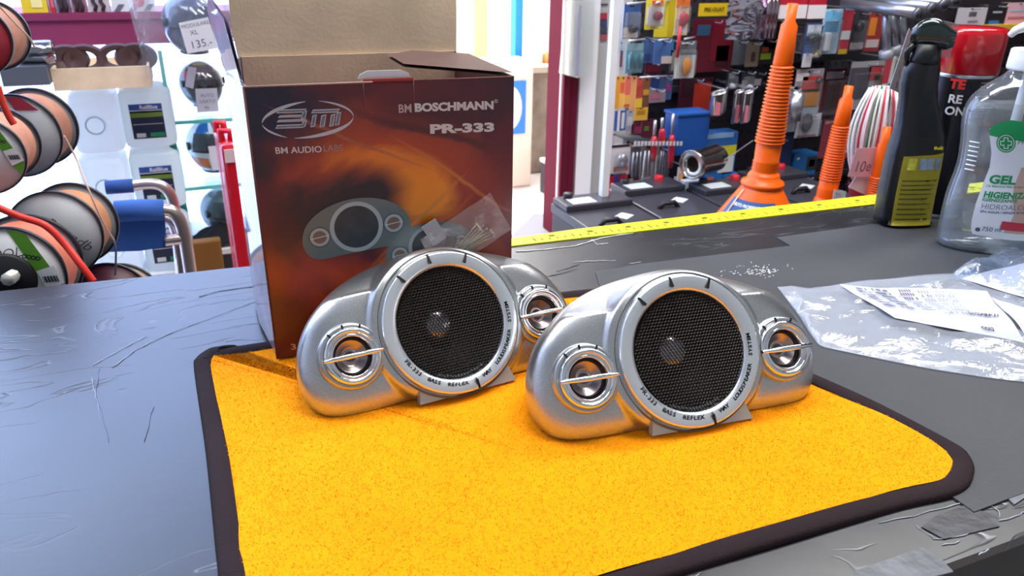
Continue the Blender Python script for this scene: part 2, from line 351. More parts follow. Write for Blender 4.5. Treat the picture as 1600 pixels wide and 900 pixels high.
# thin pale crack ridges
def crack(pts, r=.0005, c='a9adb8', nm='crack'):
    P = [onz(a, b, .0004) for a, b in pts]; Q = []
    for i in range(len(P)-1):
        for k in range(5):
            t = k/5; Q.append(P[i].lerp(P[i+1], t)+Vector((random.uniform(-1, 1)*.0006, random.uniform(-1, 1)*.0006, 0)))
    Q.append(P[-1]); q = MB(); q.tube(Q, [r*random.uniform(.3, .8) for _ in Q], 4); return ctp(q, nm, M(c, .5))
crack([(1375, 817), (1440, 803), (1500, 785), (1560, 767), (1620, 752)], .0005)
crack([(1460, 842), (1510, 835), (1560, 815), (1600, 801), (1640, 792)], .0005)
crack([(1560, 815), (1562, 800), (1548, 790)], .0004); crack([(1430, 820), (1460, 842)], .0003); crack([(1500, 795), (1528, 810)], .0003)
crack([(1473, 853), (1500, 845)], .0005); crack([(1530, 867), (1545, 858)], .0006)
crack([(145, 571), (190, 545), (230, 525)], .0003, 'c8d0e0'); crack([(175, 574), (215, 545), (265, 520), (320, 500), (400, 470)], .0004, 'b8c0d0')
crack([(143, 590), (150, 620), (157, 660)], .0003, 'b8c0d0'); crack([(155, 575), (150, 615), (170, 690)], .0003, '5b6478')
crack([(312, 463), (345, 454), (400, 447)], .0004, '5b6478'); crack([(240, 635), (225, 690)], .0003, '5b6478')
crack([(806, 393), (850, 390), (900, 384), (940, 372), (990, 364)], .0008, 'f0f0e8'); crack([(925, 374), (934, 382), (950, 380)], .0006, 'f0f0e8')
crack([(853, 432), (875, 428), (902, 420)], .0004, '20202a'); crack([(870, 424), (890, 418), (905, 413)], .0004, '20202a')
crack([(895, 410), (920, 408), (962, 407)], .0005, 'd8dae2'); crack([(985, 412), (1002, 409)], .0005, 'd8dae2')
q = MB()
for i in range(90):
    p = onz(random.gauss(1182, 22), random.gauss(424, 4), .0012); q.box((p.x, p.y, .0014), (random.uniform(.0005, .003), .0006, .0005), rz=random.uniform(0, 3))
o = ctp(q, 'white_flecks', M('dcdcd8', .7)); o['kind'] = 'stuff'
# yellow printed tape along the back edge
def bedge(px): # front edge line of the yellow tape in the photo
    return 386-(px-806)*(386-320)/(1375-806)
P1 = [onz(x, bedge(x)-1, 0) for x in (790, 900, 1000, 1100, 1200, 1300, 1400, 1500, 1600)]
P2 = [onz(x, bedge(x)-15.5+(3 if x < 900 else 0), 0) for x in (790, 900, 1000, 1100, 1200, 1300, 1400, 1500, 1600)]
q = MB(); q.prismz([(p.x, p.y) for p in P1]+[(p.x, p.y) for p in reversed(P2)], -.004, .0012)
yt = ctp(q, 'yellow_measuring_tape', M('e6ea1e', .45, 0, 'yellow_tape', noise=.08, nscale=30))
q = MB()
for i in range(64):
    x = 835+i*12.0; p = onz(x, bedge(x)-4, 0); p2 = onz(x, bedge(x)-(9 if i % 5 == 0 else 7), 0)
    L = ct.location; q.box(((p.x+p2.x)/2-L.x, (p.y+p2.y)/2-L.y, .0014-L.z), (.0012, abs(p2.y-p.y), .0004))
    if i % 5 == 2: q.box((p2.x-L.x+.004, p2.y+.004-L.y, .0014-L.z), (.006, .004, .0004))
o = q.build('tape_ticks', M('55580f', .6), yt); o['kind'] = 'stuff'

# ================================================================== TOWEL
tw_px = [(303, 580), (305, 562), (320, 549), (345, 543), (410, 536), (890, 457), (1010, 470), (1280, 590), (1400, 645), (1490, 693), (1516, 715), (1523, 740), (1500, 770), (1400, 795), (1200, 855), (1060, 897)]
tw = [onz(a, b, .002).xy for a, b in tw_px]+[Vector((.06, .2175)), Vector((.01, .2185)), Vector((-.010, .221)), Vector((-.0185, .228)), Vector((-.0205, .24))]+[onz(a, b, .002).xy for a, b in ((340, 900), (335, 850), (320, 700))]
def smooth_closed(P, k=8):
    out = []; n = len(P)
    for i in range(n):
        a, b, c, d = P[i-1], P[i], P[(i+1) % n], P[(i+2) % n]
        for j in range(k):
            t = j/k; out.append(.5*((2*b)+(c-a)*t+(2*a-5*b+4*c-d)*t*t+(3*b-a-3*c+d)*t**3))
    return out
TO = smooth_closed(tw, 8)
cen = sum(TO, Vector((0, 0)))/len(TO)
NT = len(TO)
def inset(P, d):
    n = len(P); out = []
    for i in range(n):
        t = (P[(i+2) % n]-P[i-2]).normalized(); nrm = Vector((-t.y, t.x))
        if nrm.dot(cen-P[i]) < 0: nrm = -nrm
        out.append(P[i]+nrm*d)
    return out
tl = thing('microfibre_towel', 'orange-yellow microfibre towel with black border on the counter', 'towel', (cen.x, cen.y, 0))
ORG = None
def towel_mat():
    mt = bpy.data.materials.new('orange_terry'); mt.use_nodes = True; nt = mt.node_tree; b = nt.nodes['Principled BSDF']; N = nt.nodes.new; L = nt.links.new
    tc = N('ShaderNodeTexCoord'); n = N('ShaderNodeTexNoise'); n.inputs['Scale'].default_value = 16; n.inputs['Detail'].default_value = 8; n.inputs['Roughness'].default_value = .65; L(tc.outputs['Object'], n.inputs['Vector'])
    r = N('ShaderNodeValToRGB'); e = r.color_ramp.elements; e[0].color = srgb('fa9404'); e[0].position = .2; e[1].color = srgb('ffa80f'); e[1].position = .8
    e2 = e.new(.45); e2.color = srgb('fe9e0a')
    L(n.outputs['Fac'], r.inputs['Fac']); L(r.outputs['Color'], b.inputs['Base Color']); b.inputs['Roughness'].default_value = .95; b.inputs['Specular IOR Level'].default_value = .1
    b.inputs['Sheen Weight'].default_value = .25; b.inputs['Sheen Tint'].default_value = srgb('ffd060')
    n2 = N('ShaderNodeTexNoise'); n2.inputs['Scale'].default_value = 900; n2.inputs['Detail'].default_value = 2; L(tc.outputs['Object'], n2.inputs['Vector'])
    bp = N('ShaderNodeBump'); bp.inputs['Strength'].default_value = .35; bp.inputs['Distance'].default_value = .001; L(n2.outputs['Fac'], bp.inputs['Height']); L(bp.outputs['Normal'], b.inputs['Normal'])
    return mt
ORG = towel_mat()
BW = .0118
def border_rings():
    prof = [(0, .0005), (.0004, .0028), (.002, .0040), (.006, .0043), (.0098, .0040), (BW, .0028)]
    mb = MB(); V = []
    for d, z in prof:
        for i, p in enumerate(inset(TO, d)): V.append((p.x-cen.x, p.y-cen.y, z+.0003*sin(i*.35)))
    F = [(j*NT+i, j*NT+(i+1) % NT, (j+1)*NT+(i+1) % NT, (j+1)*NT+i) for j in range(len(prof)-1) for i in range(NT)]
    mb.add(V, F, True); return mb
border_rings().build('border', M('2a1f22', .85, 0, 'black_towel_binding', bump=.5, bscale=900, spec=.2), tl)
IN = inset(TO, BW-.0012)
def zt(x, y): return .0030+.0006*sin(x*31+y*17)+.0005*sin(y*47-x*13)+.0004*sin((x+y)*71)
mb = MB(); V = []; RG = 40
for j in range(RG):
    s = 1-(j/RG)**1.0
    for p in IN:
        q = cen+(p-cen)*s; V.append((q.x-cen.x, q.y-cen.y, zt(q.x, q.y)))
V.append((0, 0, zt(cen.x, cen.y)))
F = [(j*NT+i, j*NT+(i+1) % NT, (j+1)*NT+(i+1) % NT, (j+1)*NT+i) for j in range(RG-1) for i in range(NT)]+[((RG-1)*NT+i, (RG-1)*NT+(i+1) % NT, RG*NT) for i in range(NT)]
mb.add(V, F, True); mb.build('pile_cloth', ORG, tl)
# pile fibres: thin single-triangle blades
rng = np.random.default_rng(3)
NBL = 230000
inp = np.array([(p.x, p.y) for p in IN]); c2 = np.array([cen.x, cen.y])
k = rng.integers(0, NT, NBL*2); tt = rng.random((NBL*2, 1)); rad = np.sqrt(rng.random((NBL*2, 1)))
e0 = inp[k]; e1 = inp[(k+1) % NT]; pt = c2+((e0*(1-tt)+e1*tt)-c2)*rad
area_w = np.abs((e0[:, 0]-c2[0])*(e1[:, 1]-c2[1])-(e0[:, 1]-c2[1])*(e1[:, 0]-c2[0])); keep = rng.random(NBL*2) < area_w/area_w.max()*1.0
pt = pt[keep][:NBL]; nb = len(pt)
ang = rng.random(nb)*2*pi; hgt = rng.uniform(.0005, .0013, nb); wd = .00028; lean = rng.normal(0, .0008, (nb, 2))
x, y = pt[:, 0], pt[:, 1]; z = .0028+.0006*np.sin(x*31+y*17)+.0005*np.sin(y*47-x*13)+.0004*np.sin((x+y)*71)
VV = np.zeros((nb, 3, 3)); lx, ly = x-cen.x, y-cen.y
VV[:, 0] = np.stack([lx-np.cos(ang)*wd, ly-np.sin(ang)*wd, z], 1); VV[:, 1] = np.stack([lx+np.cos(ang)*wd, ly+np.sin(ang)*wd, z], 1)
VV[:, 2] = np.stack([lx+lean[:, 0], ly+lean[:, 1], z+hgt], 1)
me = bpy.data.meshes.new('pile_fibres'); me.vertices.add(nb*3); me.vertices.foreach_set('co', VV.ravel()); me.loops.add(nb*3); me.loops.foreach_set('vertex_index', np.arange(nb*3, dtype=np.int32))
me.polygons.add(nb); me.polygons.foreach_set('loop_start', np.arange(0, nb*3, 3, dtype=np.int32)); me.polygons.foreach_set('loop_total', np.full(nb, 3, dtype=np.int32)); me.update(calc_edges=True); me.materials.append(ORG)
o = bpy.data.objects.new('pile_fibres', me); COL.objects.link(o); o.parent = tl; o['kind'] = 'stuff'

# ================================================================== SPEAKERS
TILT = .53; GZ = .0034; HV = .0451-.0006
fV = Vector((0, sin(TILT), cos(TILT))); fN = Vector((0, -cos(TILT), sin(TILT))); fU = Vector((1, 0, 0))
def fp(u, v, n=0): return fU*u+fV*(v+HV)+fN*n
OUT = [(.033, -.0465), (.060, -.0472), (.074, -.0458), (.0845, -.0405), (.0915, -.031), (.0948, -.0195), (.0948, -.008), (.0915, .0045), (.0845, .0170), (.0735, .0282), (.0585, .0380), (.040, .0453), (.020, .0498)]
OUT = [Vector(p) for p in OUT]
ol = [Vector((0, -.0465))]+OUT+[Vector((0, .0512))]+[Vector((-a.x, a.y)) for a in reversed(OUT)]
OL = smooth_closed(ol, 8)
OLn = np.array([(p.x, p.y) for p in OL])
def out_dist(P):
    A = OLn; B = np.roll(OLn, -1, 0); AB = B-A; L2 = (AB**2).sum(1)+1e-12
    t = np.clip(((P[:, None]-A)*AB).sum(2)/L2, 0, 1); D = P[:, None]-(A+AB*t[..., None]); return np.sqrt((D**2).sum(2)).min(1)
def sst(a, b, x): t = np.clip((x-a)/(b-a), 0, 1); return t*t*(3-2*t)
RW = .0445
TWX, TWY = .065, -.0072
def body_mesh():
    NA = 260
    ths = np.linspace(0, 2*pi, NA, endpoint=False)
    def rad(th):
        d = np.array([cos(th), sin(th)]); A = OLn; B = np.roll(OLn, -1, 0); best = .05
        for a, b in zip(A, B):
            e = b-a; den = d[0]*(-e[1])+d[1]*e[0]
            if abs(den) < 1e-12: continue
            t = (a[0]*(-e[1])+a[1]*e[0])/den; s = (d[0]*a[1]-d[1]*a[0])/den
            if t > 0 and -1e-6 <= s <= 1+1e-6: best = t
        return best
    R = np.array([rad(t) for t in ths]); ss = np.concatenate([np.linspace(0, .8, 34), np.linspace(.8, 1, 20)[1:]])
    r0 = .0365; P = []
    for s in ss:
        r = r0+(R-r0)*s; P.append(np.stack([r*np.cos(ths), r*np.sin(ths)], 1))
    P = np.array(P); sh = P.shape[:2]; Q = P.reshape(-1, 2); d = out_dist(Q); d[-NA:] = 0
    rr = .0230; dd = np.clip(rr-d, 0, rr)/rr; h = -.0135*(1-np.sqrt(np.maximum(1-dd*dd, 0)))
    rho = np.sqrt((Q**2).sum(1))
    lobe = 1-sst(.050, .054, rho)
    h += .0045*lobe-.0035*(1-sst(.0, .006, np.abs(rho-.0468)))*0
    mask = 1-lobe
    h -= mask*np.clip(Q[:, 1]-.0300, 0, 1)*.75
    h -= .0016*mask*sst(.0296, .0304, Q[:, 1])
    h = h.reshape(sh)
    mb = MB(); V = []
    for j in range(sh[0]):
        for i in range(NA):
            u, v = P[j, i]; p = fp(u, v, h[j, i]); V.append(p)
    # sides go back square to the face and close over a rounded rear
    last = V[-NA:]; ce = fp(0, 0, 0)
    for dn, sc in ((.006, 1.0), (.014, .985), (.024, .95), (.034, .88), (.042, .76), (.047, .5), (.048, .02)):
        for p in last: V.append(ce+(p-ce)*sc-fN*dn)
    V = [Vector((p.x, p.y, max(p.z, .0))) for p in V]
    rows = sh[0]+7
    F = []
    for j in range(rows-1):
        for i in range(NA):
            a, b = j*NA+i, j*NA+(i+1) % NA
            if j < sh[0]-1:
                u = P[j, i]
                if min(np.hypot(u[0]-TWX, u[1]-TWY), np.hypot(u[0]+TWX, u[1]-TWY)) < .0135: continue
            F.append((a, b, b+NA, a+NA))
    mb.add(V, F, True); return mb
SILV = None
def silver():
    mt = bpy.data.materials.new('silver_metallic_paint'); mt.use_nodes = True; nt = mt.node_tree; b = nt.nodes['Principled BSDF']; N = nt.nodes.new; L = nt.links.new
    tc = N('ShaderNodeTexCoord'); n = N('ShaderNodeTexNoise'); n.inputs['Scale'].default_value = 2600; n.inputs['Detail'].default_value = 1; L(tc.outputs['Object'], n.inputs['Vector'])
    r = N('ShaderNodeValToRGB'); r.color_ramp.elements[0].color = srgb('aeb0b2'); r.color_ramp.elements[1].color = srgb('d6d8da'); r.color_ramp.elements[0].position = .3; r.color_ramp.elements[1].position = .75
    L(n.outputs['Fac'], r.inputs['Fac']); L(r.outputs['Color'], b.inputs['Base Color']); b.inputs['Metallic'].default_value = .92; b.inputs['Roughness'].default_value = .31
    bp = N('ShaderNodeBump'); bp.inputs['Strength'].default_value = .12; bp.inputs['Distance'].default_value = .0004; L(n.outputs['Fac'], bp.inputs['Height']); L(bp.outputs['Normal'], b.inputs['Normal'])
    return mt
SILV = silver()
RINGM = M('e2e9f0', .27, .75, 'light_silver_ring'); PODM = M('b4b7ba', .30, .8, 'silver_pod')
MF = Matrix(((1, 0, 0, 0), (0, fV.y, fN.y, 0), (0, fV.z, fN.z, 0), (0, 0, 0, 1)))       # local (u, v, n) -> thing space
MF = Matrix.Translation(fV*HV) @ MF
def fl(prof, cx=0, cy=0, n=64, name='', mat=None, par=None):
    mb = MB(); mb.lathe(prof, (cx, cy, 0), n=n, M4=MF); return mb.build(name, mat, par)
def make_speaker():
    t = thing('speaker', 'x', 'speaker')
    body_mesh().build('housing', SILV, t)
    # wedge plate under the woofer
    def plate():
        pts = [(-.031, -.0464), (.0365, -.0464), (.031, -.030), (-.0275, -.030)]
        mb = MB(); lo = [fp(u, v, -.002) for u, v in pts]; hi = [fp(u*.99, v+.0006 if v < -.04 else v, .0030) for u, v in pts]
        lo = [Vector((p.x, p.y, max(p.z, .0004))) for p in lo]; hi = [Vector((p.x, p.y, max(p.z, .0008))) for p in hi]
        mb.add(lo+hi, [(0, 3, 2, 1), (4, 5, 6, 7), (0, 1, 5, 4), (1, 2, 6, 5), (2, 3, 7, 6), (3, 0, 4, 7)]); return mb
    plate().build('base_plate', M('c4c8c8', .42, .6, 'silver_plate'), t)
    fl([(.0475, .0035), (.0468, .0052), (.0462, .0036)], name='ring_groove', mat=M('6e7072', .4, .7), par=t, n=96)
    ring = fl([(.0452, .003), (.0452, .0075), (.0446, .0088), (.0436, .0093), (.0380, .0080), (.0362, .0070), (.0356, .0055), (.0354, .003)], n=96, name='woofer_ring', mat=RINGM, par=t)
    for a in (130, 99, 65, -80):
        mb = MB(); mb.box((0, 0, 0), (.0062, .0015, .0012)); mm = MF @ Matrix.Rotation(radians(a), 4, 'Z') @ Matrix.Translation((.0418, 0, .0091)) @ Matrix.Rotation(radians(12), 4, 'Y')
        mb.v = [tuple(mm @ Vector(p)) for p in mb.v]; mb.build('notch', BLACK, ring)
    # lettering round the ring
    rad = .0392
    mb = MB(); words = 'PR-333  BASS  REFLEX  3  WAY  LOUDSPEAKER  SYSTEM'
    a = radians(207); step = radians(159)/(len(words)-1)
    for ch in words:
        if ch != ' ':
            V, F = textgeo(ch, size=.0033, align='CENTER', sx=1.15, bold=.025)
            P = []
            for x, y in V:
                # baseline outward: letters read from the ring's inside
                an = a+x/rad; r = rad-y+.0009; P.append(MF @ Vector((r*cos(an), r*sin(an), .0086+.0002)))
            mb.add(P, F)
        a += step
    mb.build('ring_lettering', M('08080a', .9, 0, 'black_print', spec=.1), ring)
    # perforated grille: hexagonal cells
    g = MB(); sp = .00205; rw = .0356; ri = sp*.36; ro = sp/sqrt(3)
    ny = int(rw/(sp*.866))+1
    for j in range(-ny, ny+1):
        for i in range(-22, 23):
            cx = (i+(j % 2)*.5)*sp; cy = j*sp*.866
            if cx*cx+cy*cy > (rw-.0003)**2: continue
            V = []
            zz = .0060+.0014*(1-(cx*cx+cy*cy)/rw**2)
            for k in range(6):
                an = pi/6+k*pi/3
                V.append(MF @ Vector((cx+ro*cos(an), cy+ro*sin(an), zz+.0003)))
            for k in range(6):
                an = pi/6+k*pi/3
                V.append(MF @ Vector((cx+ri*cos(an), cy+ri*sin(an), zz-.0001)))
            g.add(V, [(k, (k+1) % 6, 6+(k+1) % 6, 6+k) for k in range(6)])
    gr = g.build('grille', M('1b191d', .4, .3, 'black_perforated_steel'), t); gr['kind'] = 'stuff'
    fl([(.0354, .0045), (.034, .0025), (.031, .004), (.028, .001), (.013, -.014), (.0001, -.015)], name='woofer_cone', mat=M('1c1819', .6, 0, 'dark_cone'), par=t)
    fl([(.0125, -.0135), (.0120, -.0105), (.0095, -.0070), (.0055, -.0047), (.0001, -.0040)], cx=-.003, cy=.001, name='dust_cap', mat=M('c9c5c8', .18, 1, 'bright_cap'), par=t, n=40)
    for sx in (-1, 1):
        cx, cy = TWX*sx, TWY
        pod = fl([(.0205, -.001), (.0200, .0028), (.0190, .0042), (.0176, .0044), (.0170, .003), (.0128, .002)], cx, cy, 56, 'tweeter_pod', PODM, t)
        for an in (128, 98, 65):
            mb = MB(); mb.box((0, 0, 0), (.0022, .0010, .0012)); mm = MF @ Matrix.Translation((cx, cy, 0)) @ Matrix.Rotation(radians(an), 4, 'Z') @ Matrix.Translation((.0186, 0, .0042))
            mb.v = [tuple(mm @ Vector(p)) for p in mb.v]; mb.build('notch', BLACK, pod)
        tr = fl([(.0172, .0025), (.0174, .0048), (.0166, .0066), (.0152, .0072), (.0141, .0064), (.0137, .0050), (.0132, .0058), (.0124, .0060), (.0116, .0048), (.0114, .0005), (.0112, -.003)], cx, cy, 56, 'tweeter_ring', CHROME, t)
        fl([(.0113, .0022), (.0106, .0026), (.0098, .0016), (.0096, -.003)], cx, cy, 40, 'inner_lip', M('2a2426', .25, .7), tr)
        fl([(.0104, .0012), (.0094, .0008), (.0060, -.0030), (.0030, -.0042), (.0024, -.0022), (.0012, -.0008), (.0001, -.0005)], cx, cy, 40, 'tweeter_cone', M('a89a98', .26, .95, 'polished_cone'), t)
        mb = MB()
        def bar(a, b):
            x = -.0178+.0356*a; zb = .0076+.0030*(1-(2*a-1)**2); w_ = .0014*(1-.45*abs(2*a-1)**2)+.0002
            an = 2*pi*b; return MF @ Vector((cx+x, cy+cos(an)*w_, zb+sin(an)*.0011))
        mb.grid(bar, 20, 8); mb.build('cross_bar', CHROME, t)
    return t
sp1 = make_speaker()
sp1['label'] = 'silver three-way speaker on the towel, left of the two, in front of the box'
sp1['group'] = 'pair of silver speakers'
sp1.location = (.1327, .3976, GZ); sp1.rotation_euler = (0, 0, .108)
sp2 = copy_tree(sp1); sp2['label'] = 'silver three-way speaker on the towel, right of the two, nearer the camera'
sp2.location = (.2489, .3122, GZ); sp2.rotation_euler = (0, 0, -.085)

# ================================================================== PRODUCT BOX
BO = Vector((.0282, .4815, GZ+.0006)); BY = -.05; BWd, BH, BD = .1672, .1805, .14
bxt = thing('product_box', 'open red cardboard speaker box printed with flames and two speakers, behind the towel speakers', 'box', BO, BY)
RB = Matrix.Rotation(BY, 4, 'Z'); BN = (RB @ Vector((0, -1, 0)))
def bl(px, py, off=0.):   # photo pixel -> local (x, z) on the box front
    p = onpl(px, py, BO+BN*off, BN); q = RB.inverted() @ (p-BO); return q.x, q.z
def art_mat(nm, side=False):
    mt = bpy.data.materials.new(nm); mt.use_nodes = True; nt = mt.node_tree; b = nt.nodes['Principled BSDF']; N = nt.nodes.new; L = nt.links.new
    tc = N('ShaderNodeTexCoord')
    nz = N('ShaderNodeTexNoise'); nz.inputs['Scale'].default_value = 11; nz.inputs['Detail'].default_value = 5; nz.inputs['Distortion'].default_value = 1.2; L(tc.outputs['Object'], nz.inputs['Vector'])
    base = N('ShaderNodeValToRGB'); e = base.color_ramp.elements; e[0].position = .32; e[0].color = srgb('33162b'); e[1].position = .68; e[1].color = srgb('7c1f27'); q = e.new(.5); q.color = srgb('601726'); L(nz.outputs['Fac'], base.inputs['Fac'])
    last = base.outputs['Color']
    def blob(cx, cz, rx, rz, col, amt, rot=0., warp=.03):
        nonlocal last
        w = N('ShaderNodeVectorMath'); w.operation = 'SCALE'; w.inputs['Scale'].default_value = warp*2.6
        c = N('ShaderNodeVectorMath'); c.operation = 'SUBTRACT'; c.inputs[1].default_value = (.5, .5, .5); L(nz.outputs['Color'], c.inputs[0]); L(c.outputs[0], w.inputs[0])
        a = N('ShaderNodeVectorMath'); a.operation = 'ADD'; L(tc.outputs['Object'], a.inputs[0]); L(w.outputs[0], a.inputs[1])
        mp = N('ShaderNodeMapping'); mp.vector_type = 'TEXTURE'; mp.inputs['Location'].default_value = (cx, 0, cz); mp.inputs['Rotation'].default_value = (0, rot, 0); mp.inputs['Scale'].default_value = (rx, 10, rz); L(a.outputs[0], mp.inputs['Vector'])
        g = N('ShaderNodeTexGradient'); g.gradient_type = 'SPHERICAL'; L(mp.outputs[0], g.inputs[0])
        mm = N('ShaderNodeMath'); mm.operation = 'MULTIPLY'; mm.inputs[1].default_value = amt; mm.use_clamp = True; L(g.outputs['Fac'], mm.inputs[0])
        x = N('ShaderNodeMix'); x.data_type = 'RGBA'; L(mm.outputs[0], x.inputs[0]); L(last, x.inputs[6]); x.inputs[7].default_value = srgb(col); last = x.outputs[2]
    if not side:
        blob(.085, .120, .085, .050, 'b8481c', 1.5, .35)
        blob(.115, .105, .06, .05, '9c3320', 1.2)
        blob(.092, .108, .034, .020, 'f08a1c', 1.8, .5)
        blob(.075, .128, .040, .014, 'e07a20', 1.3, .3)
        blob(.045, .098, .045, .034, '1c1428', 2.0)
        blob(.012, .165, .04, .030, '1d1535', 1.6)
        blob(.120, .165, .05, .018, '4a1826', 1.3)
        blob(.135, .060, .05, .035, 'a8501e', 1.0, .8)
        blob(.040, .050, .06, .030, 'c2441c', 1.4, .4)
        blob(.070, .052, .05, .016, 'd8561c', 1.2, -.3)
        blob(.020, .025, .03, .045, '6c2410', 1.2)
        blob(.110, .148, .07, .004, '571c22', 1.5, .30, .008)
        blob(.095, .075, .06, .0035, 'd0642a', 1.3, -.55, .01)
        blob(.125, .118, .055, .002, 'c8702c', 1.2, .62, .004); blob(.10, .09, .05, .002, 'd88030', 1.2, -.75, .004); blob(.06, .145, .06, .0018, 'a85a3c', 1.1, .45, .004)
    L(last, b.inputs['Base Color']); b.inputs['Roughness'].default_value = .32; b.inputs['Coat Weight'].default_value = .25; b.inputs['Coat Roughness'].default_value = .15
    return mt
ART = art_mat('flame_print'); ARTS = art_mat('dark_flame_print', True)
ARTG = M('a898b0', .36, 0, 'side_print_painted_glare', noise=.5, nscale=26, coat=.7, bump=.3, bscale=90)  # glossy side print, lightened so its colour carries the window's glare
tk = .0022
q = MB(); q.box((BWd/2, tk/2, BH/2), (BWd, tk, BH)); q.build('front_panel', ART, bxt)
q = MB(); q.prismz([(0, tk), (-.009, .062), (-.011, .10), (0, BD), (tk, BD), (-.008, .10), (-.006, .062), (tk, tk)], 0, BH-.0003); q.build('side_panel', ARTG, bxt)
q = MB(); q.box((BWd-tk/2, BD/2+tk/2, BH/2-.0003), (tk, BD-tk, BH)); q.build('side_panel', ARTS, bxt)
q = MB(); q.box((BWd/2, BD-tk/2, BH/2), (BWd-2*tk, tk, BH)); q.build('back_panel', CARD, bxt)
q = MB(); q.box((BWd/2, BD/2, .002), (BWd-2*tk, BD-2*tk, .003)); q.build('bottom_panel', CARD, bxt)
# lid standing up from the back edge (inside brown, outside printed)
def lid(a, b):
    x = BWd*a*(1+.03*b)-.0018*(1-a)*sin(b*6); return (x, BD+.012*b+.0015*sin(b*13+a*2)*(b), BH-.002+.115*b)
q = MB(); q.grid(lid, 12, 12); l1 = q.build('lid_flap', CARD, bxt)
q = MB(); q.grid(lambda a, b: (lid(a, b)[0], lid(a, b)[1]+.0022, lid(a, b)[2]), 12, 12); q.build('lid_outer_face', ARTS, l1)
for (x0, x1, z0, z1, c) in ((.038, .092, .0615, .060, '7a644c'), (.10, .147, .0475, .048, '8c7658')):   # dents pressed into the board
    q = MB(); q.tube([(x0+(x1-x0)*k/8, BD+.012*(z0/.115)-.0008, BH+z0+(z1-z0)*k/8+.0004*sin(k)) for k in range(9)], [.0001]+[.0005]*7+[.0001], 5); q.build('dent', M(c, .9), l1)
# side dust flaps
def wl(p): return tuple(RB.inverted() @ (Vector(p)-BO))
q = MB(); FA = [(-.001, .004, BH), (-.009, .062, BH), (-.011, .10, BH), (-.016, .10, BH+.035), (-.014, .062, BH+.046), (-.006, .02, BH+.036)]
q.add(FA, [tuple(range(6))]); q.add([(x+.0018, y, z) for x, y, z in FA], [tuple(range(5, -1, -1))])
q.build('side_flap', ARTG, bxt)
q = MB(); A = [(BWd, .002, BH), (BWd, BD*.75, BH), (BWd-.045, BD*.72, BH+.004), (BWd-.070, BD*.45, BH+.006), (BWd-.066, .03, BH+.004)]
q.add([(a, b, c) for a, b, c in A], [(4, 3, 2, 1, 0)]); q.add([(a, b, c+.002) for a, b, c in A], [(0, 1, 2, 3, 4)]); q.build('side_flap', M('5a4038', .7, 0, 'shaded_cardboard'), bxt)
# tuck tab of the front edge
a = bl(566, 125); b = bl(648, 122)
q = MB(); q.prism([(a[0], BH-.001), (b[0], BH-.002), (b[0]-.001, BH+.0016), (a[0]+.001, BH+.0016)], .0, .002); q.build('tuck_tab', M('a03a3c', .35), bxt)
q = MB(); xa_, xb_ = a[0]-.002, b[0]-.002
q.prism([(xa_, BH+.0018), (xb_, BH+.0018), (xb_-.001, BH+.004), (xb_-.006, BH+.0062), (xa_+.006, BH+.0062), (xa_+.001, BH+.004)], .003, .0036); q.build('white_tab', M('e4ecf0', .4), bxt)
for p0, p1 in (((567, 126), (570, 168)), ((646, 124), (647, 168))):
    a, b = bl(*p0), bl(*p1); q = MB(); q.tube([(a[0], -.0001, a[1]), (b[0], -.0001, b[1])], .0003, 4); q.build('crease', M('8c4a48', .6), bxt)
a, b = bl(377, 135), bl(565, 127)
q = MB(); q.tube([(0, 0, BH), (BWd*.45, 0, BH)], .0006, 5); q.build('worn_edge', M('b89a94', .8), bxt)
q = MB(); q.tube([(BWd*.66, 0, BH), (BWd, 0, BH)], .0004, 5); q.build('worn_edge', M('8c5a5c', .8), bxt)
q = MB(); q.tube([(0, 0, .0), (0, 0, BH)], .0007, 5); q.build('worn_edge', M('6f3a30', .8), bxt)
# prints on the front
def txt_box(nm, s, px0, px1, py, mat, hpx, **kw):
    x0, z0 = bl(px0, py); x1, z1 = bl(px1, py-(px1-px0)*.034); h = hpx/FPX*.60
    V, F = textgeo(s, size=1, **kw); wdt = max(v[0] for v in V)-min(v[0] for v in V); mx = min(v[0] for v in V)
    hh = max(v[1] for v in V); k = (x1-x0)/wdt; kz = (bl(px0, py-hpx)[1]-z0)/hh; sl = (z1-z0)/(x1-x0)
    mb = MB(); mb.add([(x0+(x-mx)*k, -.0003, z0+y*kz+(x-mx)*k*sl) for x, y in V], F); return mb.build(nm, mat, bxt)
LP = M('d9cdd3', .4, 0, 'pale_print')
txt_box('printed_title', 'BOSCHMANN', 648, 771, 174, LP, 13, bold=.05)
txt_box('printed_title', 'BM', 623, 643, 176, M('c4a6ab', .4), 13, bold=.02)
txt_box('printed_title', 'PR-333', 672, 772, 208, LP, 14, bold=.05)
txt_box('printed_title', 'BM AUDIO', 431, 503, 240, LP, 10, bold=.015)
txt_box('printed_title', 'LABS', 506, 536, 236.5, M('b08f94', .4), 10, bold=-.005)
txt_box('printed_title', '®', 772, 778, 161, LP, 6)
txt_box('printed_title', '3', 455, 463, 546, M('d8a090', .4), 9, bold=.02)
